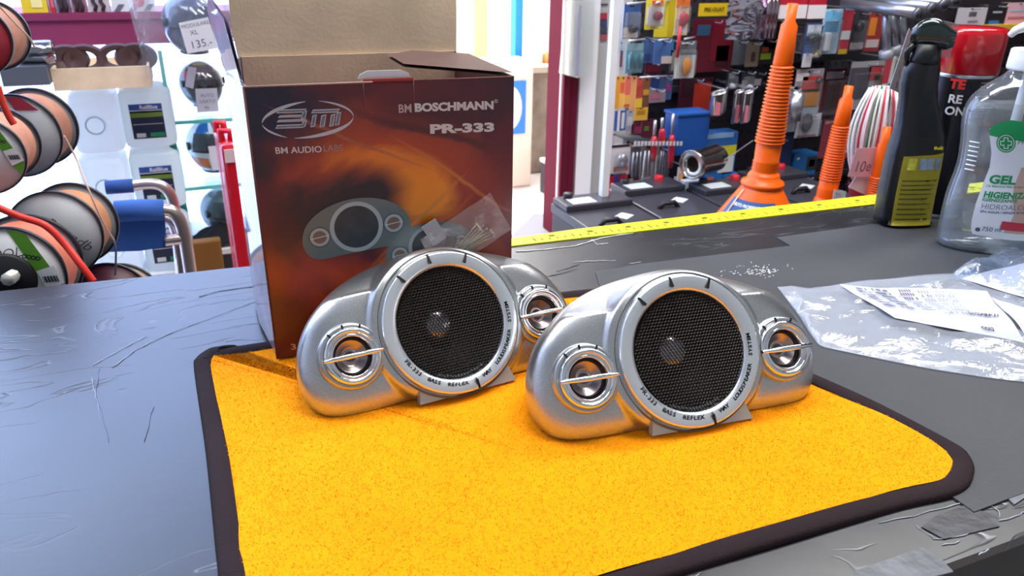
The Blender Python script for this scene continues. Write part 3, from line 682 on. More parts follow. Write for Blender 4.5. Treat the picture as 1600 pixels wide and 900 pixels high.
# oval emblem
SILP = M('c7c3d0', .3, .3, 'silver_print')
def flatpoly(nm, pts, mat, par=bxt, off=-.0003):
    mb = MB(); n_ = len(pts); mb.add([(x, off, z) for x, z in pts], [tuple(range(n_))]); return mb.build(nm, mat, par)
ex, ez = bl(482, 187); rx = (bl(551, 185)[0]-bl(407, 190)[0])/2; rz = (bl(480, 158)[1]-bl(480, 216)[1])/2
def arc(t0, t1, w0, w1, n_=20):
    o_, i_ = [], []
    for k in range(n_+1):
        t = radians(t0+(t1-t0)*k/n_); wv = w0+(w1-w0)*sin(pi*k/n_)
        o_.append((ex+rx*cos(t), ez+rz*sin(t)+rx*cos(t)*.03)); i_.append((ex+(rx-wv)*cos(t), ez+(rz-wv)*sin(t)+rx*cos(t)*.03))
    return o_, i_
def band(t0, t1, w0, w1):
    o_, i_ = arc(t0, t1, w0, w1); mb = MB(); n_ = len(o_); mb.add([(x, -.0003, z) for x, z in o_+i_], [(k, k+1, n_+k+1, n_+k) for k in range(n_-1)]); return mb
band(92, 178, .0004, .0022).build('emblem_arc', SILP, bxt); band(183, 240, .0002, .0014).build('emblem_arc', SILP, bxt)
band(-2, 75, .0002, .0014).build('emblem_arc', SILP, bxt); band(250, 356, .0003, .0024).build('emblem_arc', SILP, bxt)
EB = M('8f9ab4', .3, .3, 'steel_blue_print')
def strip(px0, py0, px1, py1, mat, skew=3):
    a, b, c, d = bl(px0+skew, py0), bl(px1+skew, py0-1.5), bl(px1, py1-1.5), bl(px0, py1); flatpoly('emblem_letter', [a, b, c, d], mat, off=-.0004)
for (x0, y0, x1, y1) in ((432, 171, 476, 177), (434, 180, 474, 184), (432, 187, 476, 191), (430, 195, 474, 201), (470, 174, 477, 186), (470, 189, 477, 199), (486, 171, 528, 177), (485, 180, 492, 199), (499, 180, 507, 199), (514, 179, 521, 198), (523, 176, 530, 196)):
    strip(x0, y0, x1, y1, SILP); strip(x0+1.2, y0+1.6, x1-1.2, y1-1.3, EB)
# two printed speakers
def pspk(cx, cy, sc, mirror, clip=False):
    pts = [(a.x, a.y) for a in OL]
    x0, z0 = bl(cx, cy)
    rot = .10
    def pt(u, v): u, v = u*sc, v*sc; return (x0+u*cos(rot)-v*sin(rot), z0+u*sin(rot)+v*cos(rot))
    g = M('6b777a', .35, .2, 'grey_green_print')
    par = flatpoly('printed_speaker', [pt(u, v) for u, v in pts], g, off=-.0003-(.0002 if mirror else 0))
    base = -.0005-(.0002 if mirror else 0)
    def disc(nm, u, v, r, m_, k): flatpoly(nm, [pt(u+r*cos(t*2*pi/40), v+r*sin(t*2*pi/40)) for t in range(40)], m_, par, base-.00004*k)
    disc('printed_ring', 0, 0, .046, M('a9b4bc', .35), 1); disc('printed_grille', 0, 0, .0385, M('39424a', .4, 0, 'dark_print', noise=.3, nscale=120), 2)
    for s_ in (-1, 1):
        disc('printed_ring', s_*.065, -.006, .0185, M('4f5a5e', .4), 1); disc('printed_ring', s_*.065, -.006, .0165, M('aab2b6', .35), 2); disc('printed_cone', s_*.065, -.006, .0115, M('7e6660', .35), 3)
        flatpoly('printed_bar', [pt(s_*.065-.016, -.0075), pt(s_*.065+.016, -.0055), pt(s_*.065+.016, -.0042), pt(s_*.065-.016, -.0062)], M('d5dadc', .3), par, base-.0003)
    return par
pspk(672, 384, .33, False); pspk(557, 354, .375, True)

# small clear bag of screws leaning on the box front
bgo = thing('screw_bag', 'small clear plastic bag with screws leaning on the red box front', 'bag', BO+BN*.004, BY)
def bpl(px, py, off=.004): p = onpl(px, py, BO+BN*off, BN); q_ = RB.inverted() @ (p-(BO+BN*.004)); return (q_.x, q_.y, q_.z)
c4 = [bpl(*p) for p in ((655, 373), (765, 300), (798, 357), (688, 430))]
def bgf(a, b, s=1):
    P = [Vector(c) for c in c4]; p = (P[0]*(1-a)+P[1]*a)*(1-b)+(P[3]*(1-a)+P[2]*a)*b
    th = .0018*sin(pi*a)*sin(pi*b)+.0005*sin(a*17+b*9); return (p.x, p.y-(.0012+th)*s-(.0006), p.z)
BAGC = clear_film('clear_bag_film', base=.10, rough=.12, haze=.14, hcol='e8d0d0', bump=.35, bscale=60)
q = MB(); q.grid(lambda a, b: bgf(a, b, 1), 16, 10); q.build('bag_film', BAGC, bgo)
q = MB(); q.box((0, 0, 0), (.011, .0014, .016)); x = Vector(bpl(678, 362)); q.build('grey_insert', M('b6aeb4', .5), bgo, tuple(x+Vector((0, -.0012, 0))), (0, -.5, 0))
q = MB(); q.box((0, 0, 0), (.008, .0022, .007), bev=.0006); x = Vector(bpl(703, 376)); q.build('black_clip', BLACK, bgo, tuple(x+Vector((0, -.0014, 0))), (0, .3, 0))
for i in range(7):
    a = bpl(712+i*3+random.uniform(-3, 3), 384+random.uniform(-4, 4)); b = bpl(742+i*4, 352+i*3)
    A_, B_ = Vector(a), Vector(b); A_.y -= .0012+.0003*i; B_.y -= .0012
    A_ = RB @ A_+BO+BN*.004; B_ = RB @ B_+BO+BN*.004; dirn = (B_-A_).normalized(); B_ = A_+dirn*.020
    so = thing('screw', 'loose metal screw inside the small clear bag on the box', 'screw', A_, 0, 'screws in the small clear bag')
    q = MB(); q.tube([(0, 0, 0), tuple(B_-A_)], .0006, 6); q.build('shank', M(['c8b070', 'b8b0a8'][i % 2], .3, .9), so)
    q = MB(); e_ = B_-A_; q.tube([tuple(e_), tuple(e_+dirn*.0010)], [.0015, .0012], 8); q.build('screw_head', M('d8d0c4', .25, .9), so)

# ================================================================== BOTTLES ON THE COUNTER
def outline_at(Y, rows, ax):   # rows: (y pixel, left px, right px); ax: axis x at given pixel row
    pass
# --- hand gel
gp = onz(1533, 384, 0); GX, GYy = gp.x, gp.y
gel = thing('gel_bottle', 'clear hand gel pump bottle with green cross label at the right edge of the counter', 'bottle', (GX, GYy, .0003), -.35)
def gz(py, px): return ony(px, py, GYy).z
zs = {py: gz(py, px) for py, px in ((403, 1538), (371, 1541), (310, 1555), (261, 1567), (224, 1576), (189, 1583), (160, 1590), (138, 1594), (121, 1597), (110, 1600), (78, 1605), (50, 1608))}
kpx = kd((GX, GYy, .08))
prof = [(.001, .0), (62*kpx, .0), (70*kpx, .003), (74*kpx, zs[371]), (76*kpx, zs[310]), (71*kpx, zs[261]), (74*kpx, zs[224]), (80*kpx, zs[189]), (77*kpx, zs[160]), (60*kpx, zs[138]), (38*kpx, zs[121]), (30*kpx, zs[110]), (29*kpx, zs[110]+.004)]
def gr_(z):
    for i in range(1, len(prof)-1):
        if prof[i][1] <= z <= prof[i+1][1]:
            t = (z-prof[i][1])/(prof[i+1][1]-prof[i][1]+1e-9); return prof[i][0]*(1-t)+prof[i+1][0]*t
    return prof[-1][0]
# smooth the profile
P2_ = []
for i in range(1, len(prof)-1):
    for k in range(5):
        t = k/5; a, b, c, d = prof[max(i-1, 1)], prof[i], prof[i+1], prof[min(i+2, len(prof)-1)]
        P2_.append(tuple(.5*((2*b[j])+(c[j]-a[j])*t+(2*a[j]-5*b[j]+4*c[j]-d[j])*t*t+(3*b[j]-a[j]-3*c[j]+d[j])*t**3) for j in (0, 1)))
P2_ = [(.0005, .0)]+P2_+[prof[-1]]
def gr2(z):
    for (a, b), (c, d) in zip(P2_[1:], P2_[2:]):
        if b <= z <= d: return a+(c-a)*(z-b)/(d-b+1e-9)
    return P2_[-1][0]
SY = .62
GELM = clear_film('clear_pet', tint=(.95, .97, .98), base=.06, fres=.6, rough=.04, haze=.06, hcol='dfe6ea')
q = MB(); q.lathe(P2_, n=56, sy=SY); q.build('bottle_body', GELM, gel)
zl = gz(345, 1545)
q = MB(); q.lathe([(.001, .004)]+[(r*.93, z) for r, z in P2_[4:] if .004 < z < zs[160]*.985]+[(.001, zs[160]*.985)], n=48, sy=SY*.97)
q.build('gel', clear_film('clear_gel', tint=(.95, .96, .97), base=.02, fres=.3, rough=.03, haze=.16, hcol='c8ccd2'), gel)
q = MB(); q.lathe([(.001, .001), (66*kpx, .001), (68*kpx, .006), (66*kpx, .010), (.001, .012)], n=40, sy=SY); q.build('thick_base', clear_film('thick_base_plastic', tint=(.75, .8, .85), base=.25, rough=.05, haze=.2, hcol='c8d0d8'), gel)
for i in range(7):
    z = zs[261]+(zs[224]-zs[261])*(.0+i*.19); r = gr2(z); q = MB()
    q.tube([((r+.0003)*cos(t), (r+.0003)*SY*sin(t), z) for t in [radians(196+k*4) for k in range(5)]], .0006, 5); q.build('grip_rib', M('f4f6f8', .2), gel)
q = MB(); q.lathe([(.001, zs[110]), (31*kpx, zs[110]), (32*kpx, zs[110]+.002), (31*kpx, zs[78]-.001), (29*kpx, zs[78]), (.001, zs[78])], n=36); q.build('pump_collar', WHITE, gel)
q = MB(); q.lathe([(9*kpx, zs[78]), (9*kpx, zs[50]), (14*kpx, zs[50]+.001), (14*kpx, zs[50]+.006), (.001, zs[50]+.008)], n=24)
q.tube([(0, 0, zs[50]+.003), (-.018, -.004, zs[50]+.004), (-.027, -.006, zs[50]+.001), (-.031, -.007, zs[50]-.003)], [.0055, .0045, .0035, .0028], 10); q.build('pump_head', M('f6f4f4', .3), gel)
q = MB(); q.tube([(0, 0, .01), (0, 0, zs[110])], .0045, 10); q.build('dip_tube', M('dfe3e6', .4), gel)
# label wrapped on the front (photo pixel driven layout, in millimetres of arc)
def gw(px, py):
    rr = ray(px, py); Rz = Matrix.Rotation(.35, 4, 'Z'); o_ = Rz @ (CAM-Vector((GX, GYy, 0))); d = Rz @ rr
    z = .1; t = 0
    for _ in range(25):
        R_ = gr2(max(.004, min(z, zs[110])))*1.004+.0003; R2 = R_*SY
        A_ = d.x**2/R_**2+d.y**2/R2**2; B_ = 2*(o_.x*d.x/R_**2+o_.y*d.y/R2**2); C_ = o_.x**2/R_**2+o_.y**2/R2**2-1
        D_ = B_*B_-4*A_*C_
        if D_ < 0: D_ = 0
        t = (-B_-sqrt(D_))/(2*A_); z = z*.5+(o_.z+d.z*t)*.5
    p = o_+d*t; return p
def gsurf(th, z, off=0.): r = gr2(z)+.0004+off; return (r*cos(th), r*SY*sin(th), z)
def gth(px, py): p = gw(px, py); return atan2(p.y/SY, p.x), p.z
def gpatch(nm, rows, mat, off, nu=14):    # rows: (y, xleft, xright)
    mb = MB(); V = []
    R = []
    for (y0, a0, b0), (y1, a1, b1) in zip(rows, rows[1:]):
        for k in range(3): t = k/3; R.append((y0+(y1-y0)*t, a0+(a1-a0)*t, b0+(b1-b0)*t))
    R.append(rows[-1])
    for y, a, b in R:
        ta, za = gth(a, y)
        tb, zb = (gth(b, y) if b < 1612 else (ta+(b-a)/ (75.), za-(b-a)*kpx*.12))
        for i in range(nu+1):
            f = i/nu; V.append(gsurf(ta+(tb-ta)*f, za+(zb-za)*f, off))
    n_ = nu+1; mb.add(V, [(j*n_+i, j*n_+i+1, (j+1)*n_+i+1, (j+1)*n_+i) for j in range(len(R)-1) for i in range(nu)], True); return mb.build(nm, mat, gel)
gpatch('label', [(201, 1546, 1640), (212, 1546, 1640), (240, 1549, 1640), (262, 1546, 1640), (290, 1535, 1640), (320, 1524, 1640), (345, 1518, 1640), (360, 1517, 1640), (366, 1520, 1640)], M('e9edf6', .4, 0, 'white_label'), .0)
gpatch('green_band', [(188, 1580, 1650), (195, 1555, 1650), (204, 1545, 1640), (212, 1546, 1625)], M('17a05c', .4, 0, 'green_print'), .0003)
def gdisc(cx, cy, r, mat, off, poly=None):
    V = []; pts = poly or [(cx+r*cos(t*2*pi/32), cy+r*sin(t*2*pi/32)) for t in range(32)]
    for x, y in pts: th, z = gth(x, y); V.append(gsurf(th, z, off))
    mb = MB(); mb.add(V, [tuple(range(len(V)))]); mb.build('printed_cross', mat, gel)
GRN = M('10935a', .4, 0, 'green_ink')
gdisc(1572, 224, 15, GRN, .0006); gdisc(1572, 224, 13, M('dff0e4', .4), .0008); gdisc(1572, 224, 11.8, GRN, .001)
def cross(cx, cy, a, b): return [(cx-b, cy-a), (cx+b, cy-a), (cx+b, cy-b), (cx+a, cy-b), (cx+a, cy+b), (cx+b, cy+b), (cx+b, cy+a), (cx-b, cy+a), (cx-b, cy+b), (cx-a, cy+b), (cx-a, cy-b), (cx-b, cy-b)]
for args in (((1572, 224, 9, 3.8), M('dff0e4', .4), .0012), ((1572, 224, 7.6, 2.4), GRN, .0014)):
    gdisc(0, 0, 0, args[1], args[2], cross(*args[0]))
def gtext(s, px, py, hpx, mat, bold=0., sx=1.):
    th0, z0 = gth(px, py); V, F = textgeo(s, size=1, bold=bold, sx=sx); hh = max(v[1] for v in V); k = hpx*kpx/hh
    mb = MB(); mb.add([gsurf(th0+x*k/(gr2(z0)*.80), z0+y*k-x*k*.0, .0006) for x, y in V], F); mb.build('printed_text', mat, gel)
gtext('PHARMA', 1589, 226, 6, M('3a8a6c', .4))
gtext('GEL', 1544, 286, 13, GRN, .04); gtext('DE MANOS PER LE MANI', 1541, 292, 3, GRN, .01)
gtext('HIGIENIZANTE', 1536, 308, 9.5, GRN, .04, .86); gtext('IGIENIZZANTE', 1534, 314, 4.5, GRN, .03)
gtext('HIDROALCOHOLICO', 1532, 326, 8, M('55607a', .4), -.01, .84); gtext('SIN AGUA / SENZA ACQUA', 1531, 332, 3.5, M('344a80', .4), .02)
gtext('750 ml', 1533, 361, 7, M('3c4660', .4), 0, .85); gtext('e', 1523, 361, 6, M('3c4660', .4), .03)
HANDC = M('c9a79c', .5, 0, 'hand_print')
gpatch('printed_hand', [(262, 1596, 1618), (290, 1585, 1618), (312, 1582, 1618), (335, 1585, 1618), (350, 1578, 1616), (364, 1567, 1614)], HANDC, .00045, 8)
gpatch('red_banner', [(346, 1566, 1613), (354, 1563, 1613), (359, 1562, 1612)], M('c23046', .4, 0, 'red_print'), .0008, 10)
gtext('65% ALCOHOL', 1565, 357, 5, M('f2d8dc', .4), .02)

# --- black spray bottle
sp = onz(1407, 350, 0); SX, SYY = sp.x, sp.y
sb = thing('spray_bottle', 'black spray bottle with yellow label and dark trigger head on the counter', 'bottle', (SX, SYY, .0003), .0)
kp = kd((SX, SYY, .1)); AZ = atan2(SX, SYY)
def sz(px, py): return ony(px, py, SYY).z
RS = radians(-16)
# loft: (z, centre offset px from vertical axis, half a, half b)
def sax(z):   # pixel column of the vertical axis at height z
    d = Vector((SX, SYY, z))-CAM; return 800+FPX*d.dot(RT)/d.dot(FW)
def sec(py, l, r, ratio=.62, ex=.6):
    z = sz((l+r)/2, py); c = (l+r)/2; off = (c-sax(z))*kp;  return (z, off, (r-l)/2*kp, ratio, ex)
SEC = [sec(368, 1368, 1446), sec(361, 1363, 1450), sec(345, 1365, 1451), sec(300, 1373, 1459), sec(260, 1382, 1467), sec(232, 1389, 1472), sec(212, 1396, 1473, .62, .65), sec(190, 1402, 1471, .62, .7), sec(160, 1407, 1466, .7, .85), sec(135, 1409, 1466, .8, .95), sec(112, 1415, 1470, .8, 1), sec(100, 1422, 1470, .85, 1)]
SEC[0] = (0., SEC[0][1], SEC[0][2], .62, .6); SEC[1] = (.004, SEC[1][1], SEC[1][2]*1.0, .62, .6)
def sb_pt(i_, t, off=0.):
    k = min(int(i_), len(SEC)-2); f = i_-k; z, o_, w_, ra, e_ = [a*(1-f)+b*f for a, b in zip(SEC[k], SEC[k+1])]
    ct_, st_ = cos(t), sin(t); a = (w_)*1.0+off; b = w_*ra+off
    x = a*(abs(ct_)**e_)*(1 if ct_ >= 0 else -1); y = b*(abs(st_)**e_)*(1 if st_ >= 0 else -1)
    # rotated so that the broad label side looks toward the right front
    c_, s_ = cos(RS), sin(RS)
    X = x*c_-y*s_; Y = x*s_+y*c_; return (X+o_*cos(AZ), Y-o_*sin(AZ), z)
q = MB(); n_ = 48; nz_ = (len(SEC)-1)*4
q.grid(lambda a, b: sb_pt(b*(len(SEC)-1), a*2*pi), n_, nz_, True, True); q.add([sb_pt(0, i*2*pi/n_) for i in range(n_)], [tuple(range(n_-1, -1, -1))]); q.add([sb_pt(len(SEC)-1, i*2*pi/n_) for i in range(n_)], [tuple(range(n_))])
SBM = M('101114', .33, 0, 'satin_black_plastic', bump=.1, bscale=600)
q.build('bottle_body', SBM, sb)
# label on the broad side (t around -pi/2)
q = MB(); q.grid(lambda a, b: sb_pt(1.05+3.75*b*(1-.02*cos(a*pi)), radians(-128+a*86), .0005), 16, 16); q.build('label', M('a89a1e', .4, 0, 'yellow_label', noise=.12, nscale=40), sb)
q = MB(); q.grid(lambda a, b: sb_pt(4.72+1.35*b, radians(-118+a*70), .0004), 12, 8); q.build('black_label_top', M('1d1a18', .35), sb)
def stext(s, t0, i0, size, mat, bold=.02, nm='printed_text'):
    V, F = textgeo(s, size=size, bold=bold)
    def f(x, y): k = i0+y/ (abs(SEC[4][0]-SEC[3][0])); return sb_pt(min(k, 10.9), radians(t0)+x/.034, .0012)
    mb = MB(); mb.add([f(x, y) for x, y in V], F); return mb.build(nm, mat, sb)
stext('Rally', -82, 5.15, .0085, M('e0cf2c', .4), .04)
for i, (c, t0) in enumerate((('d6d24a', -112), ('8fa0b0', -92), ('7a8ea4', -72))):
    q = MB(); q.grid(lambda a, b: sb_pt(4.0+.62*b, radians(t0+a*16), .0009), 4, 4); q.build('printed_picture', M(c, .4, 0, 'label_picture', noise=.5, nscale=90), sb)
q = MB(); q.grid(lambda a, b: sb_pt(1.25+.45*b, radians(-122+a*38), .0009), 8, 2); bc = q.build('barcode', M('d8d8cc', .5), sb)
q = MB()
for i in range(12): q.grid(lambda a, b: sb_pt(1.3+.35*b, radians(-119+i*2.8+a*(1.0+.6*(i % 3))), .0012), 1, 1)
o = q.build('barcode_lines', INK, bc); o['kind'] = 'stuff'
q = MB()
for i in range(9):
    q.grid(lambda a, b: sb_pt(2.2+i*.17+.05*b, radians(-118+a*random.choice((40, 52, 60))), .0009), 6, 1)
o = q.build('small_print', M('55521c', .5), sb); o['kind'] = 'stuff'
# trigger head
zt0 = SEC[-1][0]; hx, hy = SEC[-1][1]*cos(AZ), -SEC[-1][1]*sin(AZ)
zt1, zt2 = sz(1450, 69), sz(1455, 31)
hk = kp
q = MB(); q.lathe([(.001, 0), (22*hk, 0), (23*hk, .004), (19*hk, zt1-zt0), (.001, zt1-zt0)], (hx, hy, zt0-.001), n=28); q.build('neck_collar', M('0d0c0f', .4), sb)
def hd(a, b):
    t = a*2*pi; L_ = -25+60*b; z0 = zt1-.004; H_ = (zt2-zt1)*(.75+.35*sin(pi*min(1, b*1.1+.05)))
    sc_ = min(1, .72+2.2*min(b, 1-b))
    return (hx+L_*hk*cos(AZ)+cos(t)*15*hk*sc_*sin(AZ), hy-L_*hk*sin(AZ)+cos(t)*15*hk*sc_*cos(AZ), z0+H_*.5+sin(t)*H_*.62*sc_)
q = MB(); q.grid(hd, 24, 14, True, True); q.add([hd(i/24, 0) for i in range(24)], [tuple(range(24))]); q.add([hd(i/24, 1) for i in range(24)], [tuple(range(23, -1, -1))]); q.build('trigger_head', M('15211f', .15, 0, 'dark_green_gloss', coat=.6), sb)
q = MB(); q.tube([(hx-20*hk, hy+8*hk, zt1-.002), (hx-27*hk, hy+11*hk, zt1-.010), (hx-24*hk, hy+10*hk, zt1-.022)], [.004, .0035, .002], 8); q.build('trigger', M('15171a', .3), sb)
q = MB(); q.prism([(0, 0), (22*hk, .002), (24*hk, (zt2-zt1)*1.4), (0, (zt2-zt1)*1.55)], -.008, .012); q.build('clear_cover', clear_film('tinted_film', tint=(.75, .45, .5), base=.12, rough=.05, haze=.05), sb, (hx+12*hk, hy-5*hk, zt1-.014), (0, 0, -AZ))

# --- spray can with red cap
cp = onz(1496, 352, 0) + Vector((.012, .045, 0)); kc = kd((cp.x, cp.y, .2))
can = thing('spray_can', 'black aerosol can with large red cap behind the spray bottle', 'can', (cp.x, cp.y, .0003))
CR = 47*kc
def cz(py, px=1530): return ony(px, py, cp.y).z
zc1, zc2 = cz(111), cz(42)
q = MB(); q.lathe([(.001, 0), (CR*.97, 0), (CR, .003), (CR, zc1-.003)], n=48); q.build('can_body', M('17161c', .25, .1, 'black_lacquer'), can)
q = MB(); q.lathe([(CR, .0015), (CR+.0008, .003), (CR, .0055)], n=48); q.build('bottom_seam', STEEL, can)
q = MB(); q.lathe([(CR*.99, zc1-.004), (CR*1.02, zc1-.002), (CR*.99, zc1)], n=48); q.build('top_seam', STEEL, can)
q = MB(); q.lathe([(CR*.97, zc1), (CR*1.04, zc1+.001), (CR*1.03, zc2-.006), (CR*.98, zc2-.001), (CR*.88, zc2), (.001, zc2+.001)], n=48); q.build('red_cap', M('c4101f', .15, 0, 'glossy_red', coat=.6), can)
def ctext(s, px, py, size, mat, bold=.03):
    z = cz(py, px); V, F = textgeo(s, size=size, bold=bold)
    # nearest surface angle for this pixel
    best = min((abs(800+FPX*(Vector((cp.x+CR*cos(t), cp.y+CR*sin(t), z))-CAM).dot(RT)/(Vector((cp.x+CR*cos(t), cp.y+CR*sin(t), z))-CAM).dot(FW)-px), t) for t in [radians(-200+k) for k in range(0, 140)])[1]
    mb = MB(); mb.add([((CR+.0006)*cos(best+x/CR), (CR+.0006)*sin(best+x/CR), z+y) for x, y in V], F); mb.build('printed_text', mat, can)
ctext('TE', 1483, 134, .0125, M('e0322e', .4), .05); ctext('RE', 1480, 156, .0115, M('e6e0e0', .4)); ctext('ONI', 1475, 174, .0115, M('e6e0e0', .4))
q = MB()
for i in range(12):
    z = cz(122+i*5, 1530); L_ = random.uniform(.7, 1); q.grid(lambda a, b: ((CR+.0006)*cos(radians(-108+a*26*L_)), (CR+.0006)*sin(radians(-108+a*26*L_)), z+b*.0009), 5, 1)
o = q.build('small_print', M('8f8a90', .5), can); o['kind'] = 'stuff'

# ================================================================== CRUMPLED CLEAR BAGS WITH PAPERS
def hull_map(quad): 
    Q = [onz(*p) for p in quad]
    return lambda a, b: (Q[0]*(1-a)+Q[1]*a)*(1-b)+(Q[3]*(1-a)+Q[2]*a)*b
from mathutils import noise as mn
def crumple(x, y, sc=1., seed=0.):
    v = 0; 
    for o_, a in ((14, 1.), (34, .30), (90, .06)): v += a*abs(mn.noise(Vector((x*o_*sc+seed, y*o_*sc*1.6, seed))))
    return v
def edge_rows(top, bot, a):
    def ip(P, a):
        n_ = len(P)-1; k = min(int(a*n_), n_-1); f = a*n_-k; return P[k][0]*(1-f)+P[k+1][0]*f, P[k][1]*(1-f)+P[k+1][1]*f
    return onz(*ip(top, a)), onz(*ip(bot, a))
def make_bag(name, label, top, bot, hgt, film, seed, nu=90, nv=44):
    ctr = onz(sum(p[0] for p in top+bot)/len(top+bot), sum(p[1] for p in top+bot)/len(top+bot))
    t = thing(name, label, 'bag', (ctr.x, ctr.y, .0014))
    def f(a, b, s=1.):
        A_, B_ = edge_rows(top, bot, a); p = A_*(1-b)+B_*b
        e_ = (sin(pi*min(1, max(0, b)))**.5)*min(1, a*5+.15)
        z = .0009+e_*hgt*(.25+.95*crumple(p.x, p.y, 1, seed))*s
        return (p.x-ctr.x, p.y-ctr.y, z)
    q = MB(); q.grid(lambda a, b: f(a, b), nu, nv, True); q.build('bag_film', film, t)
    q = MB(); q.grid(lambda a, b: tuple(Vector(f(a, b, .0))+Vector((0, 0, -.0004))), 20, 8, True); q.build('bag_underside', film, t)
    return t, f, ctr
FILM1 = clear_film('crumpled_film', tint=(.96, .97, 1), base=.04, fres=.14, rough=.18, haze=.22, hcol='dde3ee', bump=.18, bscale=60)
FILM2 = clear_film('crumpled_blue_film', tint=(.88, .94, 1), base=.07, fres=.25, rough=.12, haze=.10, hcol='b8cdf0', bump=.3, bscale=60)
ba, fa, ca = make_bag('plastic_bag', 'large crumpled clear plastic bag with folded instruction sheets, right of the speakers', [(1214, 452), (1235, 451), (1262, 456), (1330, 445), (1410, 437), (1500, 432), (1600, 442), (1680, 455)], [(1250, 500), (1262, 520), (1280, 545), (1360, 562), (1450, 580), (1540, 594), (1600, 601), (1690, 606)], .013, FILM1, 3.1)
# instruction sheets
def sheet(name, label, px, zf, par_film, seed, rot=0):
    P = [onz(*p, .004) for p in px]; c = sum(P, Vector())/len(P)
    t = thing(name, label, 'paper', (c.x, c.y, .003))
    def f(a, b):
        p = (P[0]*(1-a)+P[1]*a)*(1-b)+(P[3]*(1-a)+P[2]*a)*b; return Vector((p.x-c.x, p.y-c.y, zf*(.3+.9*crumple(p.x*.45, p.y*.45, 1, seed))))
    q = MB(); q.grid(lambda a, b: tuple(f(a, b)), 30, 16); q.build('paper_sheet', M('cfcdd8', .7, 0, 'white_paper', spec=.3), t)
    return t, f
s1, f1 = sheet('instruction_sheet', 'folded printed instruction sheet in the clear bag, with rows of black print', [(1310, 452), (1540, 462), (1600, 540), (1395, 508)], .009, None, 1.7)
s2, f2 = sheet('instruction_sheet', 'blank end of the instruction sheet lying in the clear bag nearest the frame edge', [(1548, 468), (1680, 520), (1680, 560), (1606, 541)], .009, None, 1.9)
q = MB(); TB = M('141418', .9, spec=.1)
def dash(f, a0, a1, b0, b1, q):
    for k in range(4):
        pa = a0+(a1-a0)*k/4; pb = a0+(a1-a0)*(k+1)/4-.004
        q.add([tuple(f(pa, b0)+Vector((0, 0, .0014))), tuple(f(pb, b0)+Vector((0, 0, .0014))), tuple(f(pb, b1)+Vector((0, 0, .0014))), tuple(f(pa, b1)+Vector((0, 0, .0014)))], [(0, 1, 2, 3)])
for (a0, a1, b0, nr) in ((.06, .15, .10, 6), (.19, .30, .08, 7), (.36, .46, .08, 6), (.50, .58, .10, 4), (.60, .74, .08, 6)):
    for r_ in range(nr):
        for c_ in range(7):
            if random.random() < .15: continue
            b = b0+c_*.085; a = a0+(a1-a0)*r_/nr+.02*c_/7
            dash(f1, a, a+(a1-a0)/nr*.5, b, b+.055, q)
o = q.build('print_rows', TB, s1); o['kind'] = 'stuff'
def ftext(s, f, a0, b0, size, par, asp=.35):
    V, F = textgeo(s, size=size, bold=.02); mb = MB(); mb.add([tuple(f(a0-x*1.0, b0-y*asp*4)+Vector((0, 0, .0015))) for x, y in V], F); mb.build('printed_text', TB, par)
ftext('tion', f1, .80, .93, .06, s1, .5)
ftext('WARNING', f1, .93, .62, .045, s1, .5)
bb, fb, cb2 = make_bag('plastic_bag', 'bluish crumpled clear plastic bag over white paper, below the gel bottle', [(1486, 431), (1520, 420), (1560, 402), (1600, 366), (1640, 350), (1700, 345)], [(1492, 440), (1530, 455), (1570, 470), (1600, 480), (1650, 500), (1700, 520)], .020, FILM2, 8.3, 60, 36)
s3, f3 = sheet('white_sheet', 'plain white sheet inside the bluish bag below the gel bottle', [(1500, 440), (1600, 418), (1690, 430), (1640, 482)], .008, None, 4.4)

